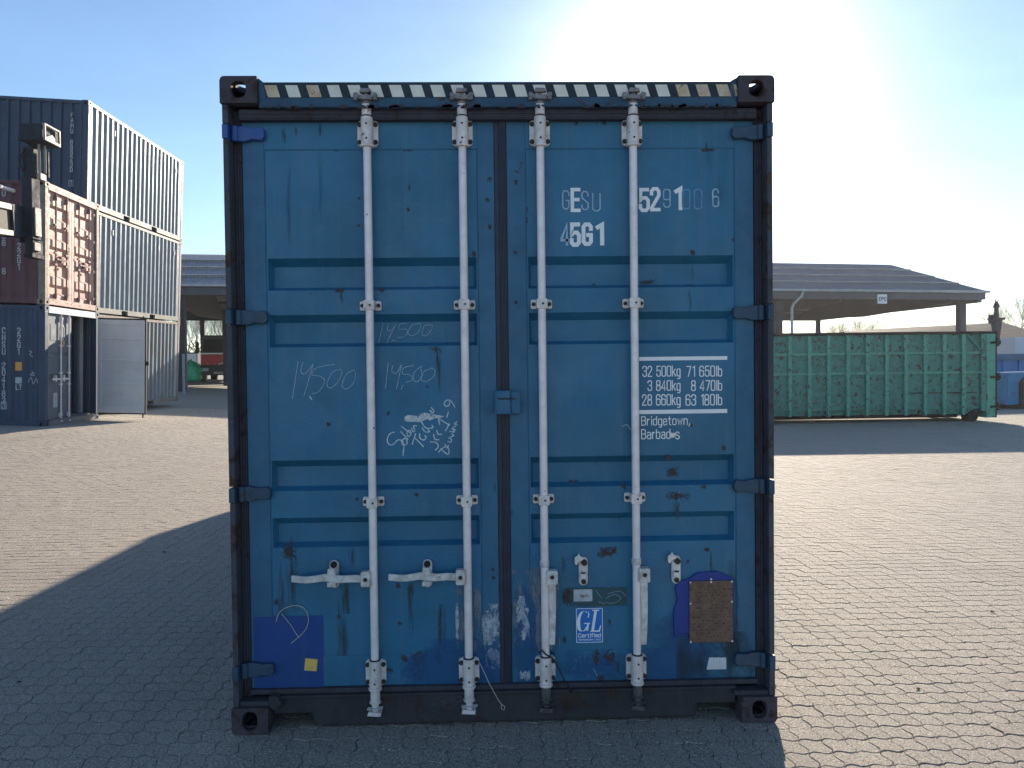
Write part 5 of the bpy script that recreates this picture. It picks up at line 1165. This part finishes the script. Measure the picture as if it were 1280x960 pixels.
MB().box(.31, .42, -.10, Ds, He-.02, He+.10).build('gutter', M_gut, shed)
lx_at = lambda px, dep, py: None
def local_x(px, py=400):
    """x along the front eave where the sight line through column px meets it"""
    d = _fw + _r*((px-640)/F_PX) - _u*((py-480)/F_PX)
    A = np.array([[d[0], -ux[0]], [d[1], -ux[1]]]); b = np.array([c_r[0]-CAM[0], c_r[1]-CAM[1]]); s = np.linalg.solve(A, b); return float(s[1])
def ground_local(x, y):
    w = np.array([c_r[0], c_r[1]])+ux*x+np.array([-ux[1], ux[0]])*y; return tzf(w[0], w[1])
posts = [(local_x(1205), .02), (local_x(983)-.35, .02), (local_x(700), .02), (local_x(460), .02), (local_x(232)-.2, .02)]
for q, (x, y) in enumerate(posts):
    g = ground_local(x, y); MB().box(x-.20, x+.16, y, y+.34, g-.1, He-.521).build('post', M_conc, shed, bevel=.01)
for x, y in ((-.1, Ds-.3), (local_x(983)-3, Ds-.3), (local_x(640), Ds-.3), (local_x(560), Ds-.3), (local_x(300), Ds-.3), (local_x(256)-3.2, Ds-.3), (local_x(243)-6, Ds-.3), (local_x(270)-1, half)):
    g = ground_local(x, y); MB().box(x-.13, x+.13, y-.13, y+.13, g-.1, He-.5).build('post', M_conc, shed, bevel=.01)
for k in range(7):
    x = -1.5-k*6.6; mb = MB()
    mb.prism([(.16, He-.50), (half, He-.75), (Ds-.16, He-.50), (Ds-.16, He-.25), (half, He+rise-.35), (.16, He-.25)], x-.06, x+.06, ax='x')
    mb.build('roof_truss', M_conc, shed)
mb = MB()
for y in np.arange(1.2, Ds, 1.3): mb.box(-Ls, -.2, y, y+.09, He-.22+rise*min(y, Ds-y)/half*.85, He-.10+rise*min(y, Ds-y)/half*.85)
mb.build('purlins', M_conc, shed, kind='stuff')
dpx = local_x(987); mb = MB(); mb.tube((dpx, -.21, ground_local(dpx, 0)), (dpx, -.21, He-.9), .075, n=10); mb.path([(dpx,-.21,He-.9),(dpx+.10,-.21,He-.65),(dpx+.55,-.21,He-.25),(dpx+.6,-.21,He-.02)], .07, n=10)
mb.build('downpipe', M_gut, shed, smooth=True)
sgx = local_x(1100, 371); MB().box(sgx-.26, sgx+.26, -.20, -.135, He-.62, He-.14).build('sign', M_white, shed)
sg = [o for o in shed.children if o.name.startswith('sign')][0]
write('lettering', 'EPO', sgx-.20, He-.46, .17, sg, M_fascia, -.205, th=.22, width=.40)
mb = MB(); xx = local_x(1012)-.0; mb.path([(xx, half, He+rise+.05),(xx+.1, half, He+rise+.35),(xx+.35, half, He+rise+.55)], .04); mb.build('vent_stub', M_conc, shed)

# ------------------------------------------------------------------ things under and beside the shed
def world_at(px, dep):
    p = at_depth(px, 460, dep); return float(p[0]), float(p[1]), tzf(p[0], p[1])
tx, ty, tzz = world_at(279, 44)
M_red = paint('truck_red', (.55,.03,.04), (.45,.028,.035), rust=.05, rough=.35, sc=3)
M_glass = plain('dark_glass', (.012,.016,.022), .08, 0, .1, 2, 0)
tk = thing('truck', 'dark truck with a red front and white stripe parked under the shed', 'truck', (tx, ty, tzz), (0, 0, .25))
mb = MB(); mb.prism([(-1.22,.55),(1.22,.55),(1.22,1.75),(1.12,2.62),(.98,2.75),(-.98,2.75),(-1.12,2.62),(-1.22,1.75)], 0, 1.9); mb.build('cab', plain('cab_dark', (.016,.02,.028), .4), tk, bevel=.04)
MB().prism([(-1.08,1.78),(1.08,1.78),(1.0,2.50),(-1.0,2.50)], -.02, -.002).build('windscreen', M_glass, tk)
MB().box(-1.19, 1.19, -.04, -.003, 1.02, 1.62).build('grille', M_red, tk, bevel=.01); MB().box(-1.20, 1.20, -.05, -.002, 1.64, 1.72).build('stripe', M_white, tk)
MB().box(-1.24, 1.24, -.16, -.003, .42, .98).build('bumper', plain('bumper_black', (.02,.022,.026), .5), tk, bevel=.03)
for s in (-1, 1):
    MB().box(s*.95-.16, s*.95+.16, -.18, -.161, .66, .84).build('headlight', M_gut, tk); MB().box(*sorted((s*1.30, s*1.48)), -.1, .05, 1.7, 2.35).build('mirror', M_black, tk)
    q = MB(); q.tube((s*1.15-.14, .8, .46), (s*1.15+.14, .8, .46), .48, n=20); q.build('wheel', M_black, tk)
    q = MB(); q.tube((s*1.0-.2, 5.2, .46), (s*1.0+.2, 5.2, .46), .48, n=20); q.build('wheel', M_black, tk)
write('lettering', 'MAN' if False else 'III', -.95, 1.06, .09, tk, M_gut, -.045, th=.3, width=.9)
mb = MB(); mb.add([(-.3,-.045,1.05),(-.2,-.045,1.05),(1.15,-.045,1.60),(1.05,-.045,1.60)], [(0,1,2,3)]); mb.build('diagonal_stripe', M_white, tk)
MB().box(-1.15, 1.15, 2.0, 6.8, .95, 2.3).build('load_body', plain('body_dark', (.03,.035,.04), .6), tk)
MB().box(-.5, .5, -.16, -.155, .50, .62).build('number_plate', M_lap, tk)
# big bags
M_bag = plain('green_bag', (.035,.62,.36), .45, 0, .3, 3, .6)
def big_bag(px, dep, s, label, seed, hh):
    x, y, z = world_at(px, dep); rb = random.Random(seed)
    bm = bmesh.new(); bmesh.ops.create_icosphere(bm, subdivisions=4, radius=1)
    for v in bm.verts:
        c = v.co; sq = max(abs(c.x), abs(c.y)); k = (1/max(.55, sq))**.45 if abs(c.z) < .8 else 1
        c.x *= k; c.y *= k; a = math.atan2(c.y, c.x); w = .06*math.sin(a*7+c.z*3+seed)+.04*math.sin(a*13+c.z*9)+.05*math.sin(c.z*8+a*2)
        c.x *= 1+w; c.y *= 1+w; f = 1-.55*max(0, c.z-.35)**1.1; c.x *= f; c.y *= f
        c.z = max(-.82, c.z)+.10*math.sin(a*5)*max(0, c.z)
    bm.transform(Matrix.Diagonal((.56*s, .56*s, .62*s*hh, 1)) @ Matrix.Translation((0,0,.82)))
    me = bpy.data.meshes.new('sack'); bm.to_mesh(me); bm.free(); me.materials.append(M_bag)
    for p in me.polygons: p.use_smooth = True
    o = bpy.data.objects.new('big_bag', me); COL.objects.link(o); o.location = (x, y, z); o['label'] = label; o['category'] = 'bag'; o['group'] = 'green bags at the shed'
    t_ = MB(); t_.path([(0,0,.95*s*hh),(.03,.02,1.10*s*hh),(-.06,.0,1.2*s*hh)], [.16*s,.07*s,.12*s], n=10); t_.build('tied_neck', M_bag, o, smooth=True)
big_bag(238.5, 43.5, 1.08, 'bright green sack with a tied top, standing left of the truck', 1, .95)
big_bag(249, 47.5, .85, 'smaller green sack partly behind the larger one', 4, .9)
x, y, z = world_at(229.5, 30); q = MB(); q.tube((x,y,z),(x,y,z+1.62), .05, n=12); q.tube((x,y,z+1.62),(x,y,z+1.66), .06, .03, n=12)
o = q.build('bollard', plain('pale_blue_post', (.25,.32,.42), .5), None, smooth=True); o['label'] = 'slim pale blue post at the corner of the rear container stack'; o['category'] = 'post'
x, y, z = world_at(257, 52); wl = thing('cabinet', 'grey cabinet between the green sacks and the truck', 'cabinet', (x-1.0, y, z))
MB().box(-.45,.45,0,.6,0,1.7).build('body', M_fascia, wl, bevel=.02); MB().box(-.40,.40,-.02,-.001,.1,1.6).build('door', M_lgrey, wl)

# right edge: blue skips, white van, far building
M_cblue = paint('skip_blue', (.020,.22,.52), (.018,.17,.42), rust=.25, rough=.5, sc=1.5, spots=.3)
M_cblue2 = paint('small_skip_blue', (.04,.26,.50), (.04,.19,.36), rust=.55, rough=.6, sc=3, spots=.8)
x, y, z = world_at(1243, 29.5)
bc = thing('container_blue_bin', 'tall blue steel container standing behind the small rusty skip at the right edge', 'container', (x-.3, y+.4, z)); bc.name = 'steel_container'
mb = MB(); mb.box(0, 6, 0, 2.3, .15, 1.98); mb.build('body', M_cblue, bc, bevel=.02)
mb = MB(); 
for k in range(9): MB().box(.2+k*.66, .30+k*.66, -.08, -.001, .2, 1.72).build('rib', M_cblue, bc)
MB().box(-.05, 6.05, -.10, .0-.001, 1.73, 1.97).build('top_rail', paint('rail_blue', (.03,.13,.27), (.025,.10,.2)), bc)
MB().box(.1, 5.9, .1, 2.2, 0, .149).build('skid', M_undr, bc)
x, y, z = world_at(1259, 26.8)
sk = thing('skip', 'small scratched blue skip with rusty frame at the right edge', 'skip', (x, y, z))
mb = MB(); mb.prism([(.0,.12),(3.2,.12),(3.2,1.32),(.05,1.28)], 0, 1.6); mb.build('body', M_cblue2, sk, bevel=.015)
MB().prism([(.42,.10),(.54,.10),(.54,.80),(.95,1.34),(.85,1.42),(.42,.90)], -.10, -.001).build('lifting_frame', M_undr, sk, bevel=.01)
MB().box(-.03, 3.23, -.05, -.001, 1.20, 1.34).build('rim', M_undr, sk) if False else None
MB().box(.0, 3.2, .1, 1.5, 0, .119).build('skid', M_undr, sk)
x, y, z = world_at(1243, 36)
vn = thing('van', 'white van roof showing above the tall blue container', 'van', (x-.8, y, z))
mb = MB(); mb.prism([(0,.5),(5.6,.5),(5.6,2.2),(5.2,2.62),(.6,2.72),(.1,2.55)], 0, 2.0); mb.build('body', plain('van_white', (.62,.66,.74), .3, 0, .05, 3, 0), vn, bevel=.06)
MB().prism([(.9,2.34),(1.6,2.34),(1.6,2.50),(.95,2.50)], -.02, -.001).build('window', M_glass, vn); MB().prism([(1.8,2.34),(2.5,2.34),(2.5,2.50),(1.8,2.50)], -.02, -.001).build('window', M_glass, vn)
for xx in (1.0, 4.6): q = MB(); q.tube((xx, -.02, .36), (xx, .25, .36), .36, n=20); q.build('wheel', M_black, vn)
x, y, z = world_at(1284, 33.5)
lo = thing('box_truck', 'white box body cut by the right edge of the picture', 'truck', (x-.55, y, z)); MB().box(0, 2.4, 0, 5, .7, 2.75).build('body', plain('box_white', (.60,.62,.66), .4, 0, .05, 3, 0), lo, bevel=.02)
for xx in (.3, 2.1): q = MB(); q.tube((xx-.15, .8, .42), (xx+.15, .8, .42), .42, n=20); q.build('wheel', M_black, lo)
# far low building with a shallow pitched roof
M_froof = paint('far_roof', (.07,.065,.062), (.05,.048,.048), rust=.15, rough=.7, sc=.6)
pa = at_depth(1062, 413, 78); pb = at_depth(1254, 402.5, 66)
M_froof.node_tree.nodes['Principled BSDF'].inputs['Specular IOR Level'].default_value = .03
fb = thing('low_building', 'low building with a shallow grey roof behind the green bin', 'building', (0, 0, 0))
pk = at_depth(1254, 403, 66); pe = at_depth(1290, 419, 60); ps = at_depth(1040, 419, 76)
mb = MB(); B = [pk, at_depth(1180, 411, 72), pa]
back = np.array([6, 30, 0])
z_e = 2.9
pr_ = [(float(pk[0]), float(pk[1]), float(pk[2])), (float(pa[0]), float(pa[1]), float(pa[2]))]
f0 = at_depth(1205, 428, 58); f1 = at_depth(1330, 432, 55); g0 = at_depth(1030, 425, 70)
mb.add([tuple(pk), tuple(pa), tuple(g0), tuple(f0)], [(0,1,2,3)]); mb.add([tuple(pk), tuple(f0), (f1[0], f1[1], f0[2])], [(0,1,2)]); mb.add([tuple(pk), (f1[0], f1[1], f0[2]), (f1[0]+14, f1[1]+26, f0[2]), tuple(pk+np.array([12,24,0]))], [(0,1,2,3)])
mb.add([tuple(pk), tuple(pk+np.array([12,24,0])), tuple(pa+np.array([6,24,0])), tuple(pa)], [(0,1,2,3)])
mb.build('roof', M_froof, fb)
mb = MB(); 
for a, b in ((g0, f0), (f0, f1)): mb.add([(a[0],a[1]+.5,-.2),(b[0],b[1]+.5,-.2),(b[0],b[1]+.5,f0[2]-.05),(a[0],a[1]+.5,min(a[2], f0[2])-.05)], [(0,1,2,3)])
mb.build('wall', paint('far_wall', (.16,.15,.14)), fb)

# ------------------------------------------------------------------ bare trees
M_bark = plain('bark', (.115,.095,.075), .9, 0, .3, 6, .3)
M_twig = plain('twig', (.17,.14,.10), .9, 0, .3, 6, 0)
TRR = .6
def tree_mesh(seed, h=8.0, dens=1.0):
    rt = random.Random(seed); tr, tw = MB(), MB()
    def grow(p, d, l, r, lev):
        mbx = tr if lev < 2 else tw; q = p+d*l; n = 5 if lev < 2 else 3
        mbx.tube(p, q, r, r*.72, n=n, caps=False)
        if lev >= 6: return
        k = (3 if lev else 5) if rt.random() < .75*dens+.2 else 2
        for i in range(k):
            a = Vector((rt.gauss(0, 1), rt.gauss(0, 1), rt.gauss(.35, .6))).normalized()
            dd = (d*.95+a*(.62 if lev else .75)).normalized()
            grow(q if i else p+d*l*(.7+.3*rt.random()), dd, l*(.62+.22*rt.random()), r*.52, lev+1)
    grow(Vector((0,0,0)), Vector((rt.gauss(0,.05), rt.gauss(0,.05), 1)).normalized(), h*.26, h*.014, 0)
    return tr, tw
tm = []
for k in range(4):
    tr, tw = tree_mesh(20+k); a = tr.build('trunk', M_bark); b = tw.build('crown', M_twig); tm.append((a.data, b.data)); bpy.data.objects.remove(a); bpy.data.objects.remove(b)
def tree(px, dep, sc, k, label, rot=0, group='bare trees beyond the yard'):
    x, y, z = world_at(px, dep); t = thing('bare_tree', label, 'tree', (x, y, z-.05), (0, 0, rot), group); t.scale = (sc, sc, sc)
    for nm, me in zip(('trunk', 'crown'), tm[k % 4]): o = bpy.data.objects.new(nm, me); COL.objects.link(o); o.parent = t
TL = [(1032,95,1.0),(1047,98,1.05),(1062,94,1.15),(1076,97,1.25),(1090,99,1.2),(1142,100,1.0),(1158,98,1.05),(992,96,.8),
      (1264,84,1.25),(1279,82,1.4),(1296,86,1.3),(233,84,1.0),(244,80,1.05),(252,88,1.15),(262,82,1.05),(272,86,1.1),(284,83,1.15),(296,86,1.1)]
for k, (px, dep, sc) in enumerate(TL):
    side = 'left, seen through the shed' if px < 400 else ('right edge behind the low building' if px > 1240 else 'right, under the shed roof')
    nm = {0:'first',1:'second',2:'third',3:'fourth',4:'fifth',5:'sixth',6:'seventh',7:'eighth'}
    key = side.split(',')[0].split(' ')[0] if px < 400 or px > 1240 else 'right'
    grp_ = sorted([q[0] for q in TL if (q[0] < 400) == (px < 400) and (q[0] > 1240) == (px > 1240)])
    where = 'seen through the shed, left of the blue container' if px < 400 else ('above the low building at the right edge' if px > 1240 else 'under the shed roof, right of the blue container')
    tree(px, dep, sc, k, '%s leafless tree from the left %s' % (nm[grp_.index(px)], where), rot=k*1.7, group='bare trees '+where)
# hedge mass far behind the yard
def hedge(name, label, px0, px1, dep, hgt, seed, mat):
    rt = random.Random(seed); mb = MB(); n = int(abs(px1-px0)*9)
    for i in range(n):
        x, y, z = world_at(px0+(px1-px0)*rt.random(), dep+rt.gauss(0, 1.2)); hh = hgt*(.75+.25*math.sin(x*.7)+.12*math.sin(x*2.1)); zz = z+hh*rt.random()**.8
        s = .12+.25*rt.random(); d = Vector((rt.gauss(0,1), rt.gauss(0,1), rt.gauss(.4,1))).normalized(); e = d.cross(Vector((rt.gauss(0,1), rt.gauss(0,1), rt.gauss(0,1)))).normalized()
        p = Vector((x, y, zz)); mb.add([p-e*s*.4, p+e*s*.4, p+d*s*1.6+e*s*.2, p+d*s*1.6-e*s*.2], [(0,1,2,3)])
    o = mb.build(name, mat, None, kind='stuff'); o['label'] = label; return o
M_hedge = plain('hedge_leaf', (.075,.078,.045), .9, 0, .5, 1.5, 0)
hedge('hedge', 'straggly hedge behind the shed', 226, 330, 76, 2.6, 3, M_hedge)
hedge('hedge', 'far hedge line behind the bin', 960, 1300, 110, 2.4, 5, M_hedge)
hedge('hedge', 'far hedge line at the left', -200, 226, 110, 3.0, 6, M_hedge)
# ------------------------------------------------------------------ haze in the low sun
hz = bpy.data.materials.new('haze'); hz.use_nodes = True; ht = hz.node_tree; ht.nodes.clear()
ho = ht.nodes.new('ShaderNodeOutputMaterial'); hv = ht.nodes.new('ShaderNodeVolumePrincipled'); hv.inputs['Density'].default_value = .0004
hv.inputs['Color'].default_value = (.92,.95,1,1); hv.inputs['Anisotropy'].default_value = .55; ht.links.new(hv.outputs[0], ho.inputs['Volume'])
MB().box(-60, 60, -12, 125, -1.3, 13).build('haze', hz, None, kind='stuff')
S.cycles.volume_bounces = 0
print('all done', len(bpy.data.objects))
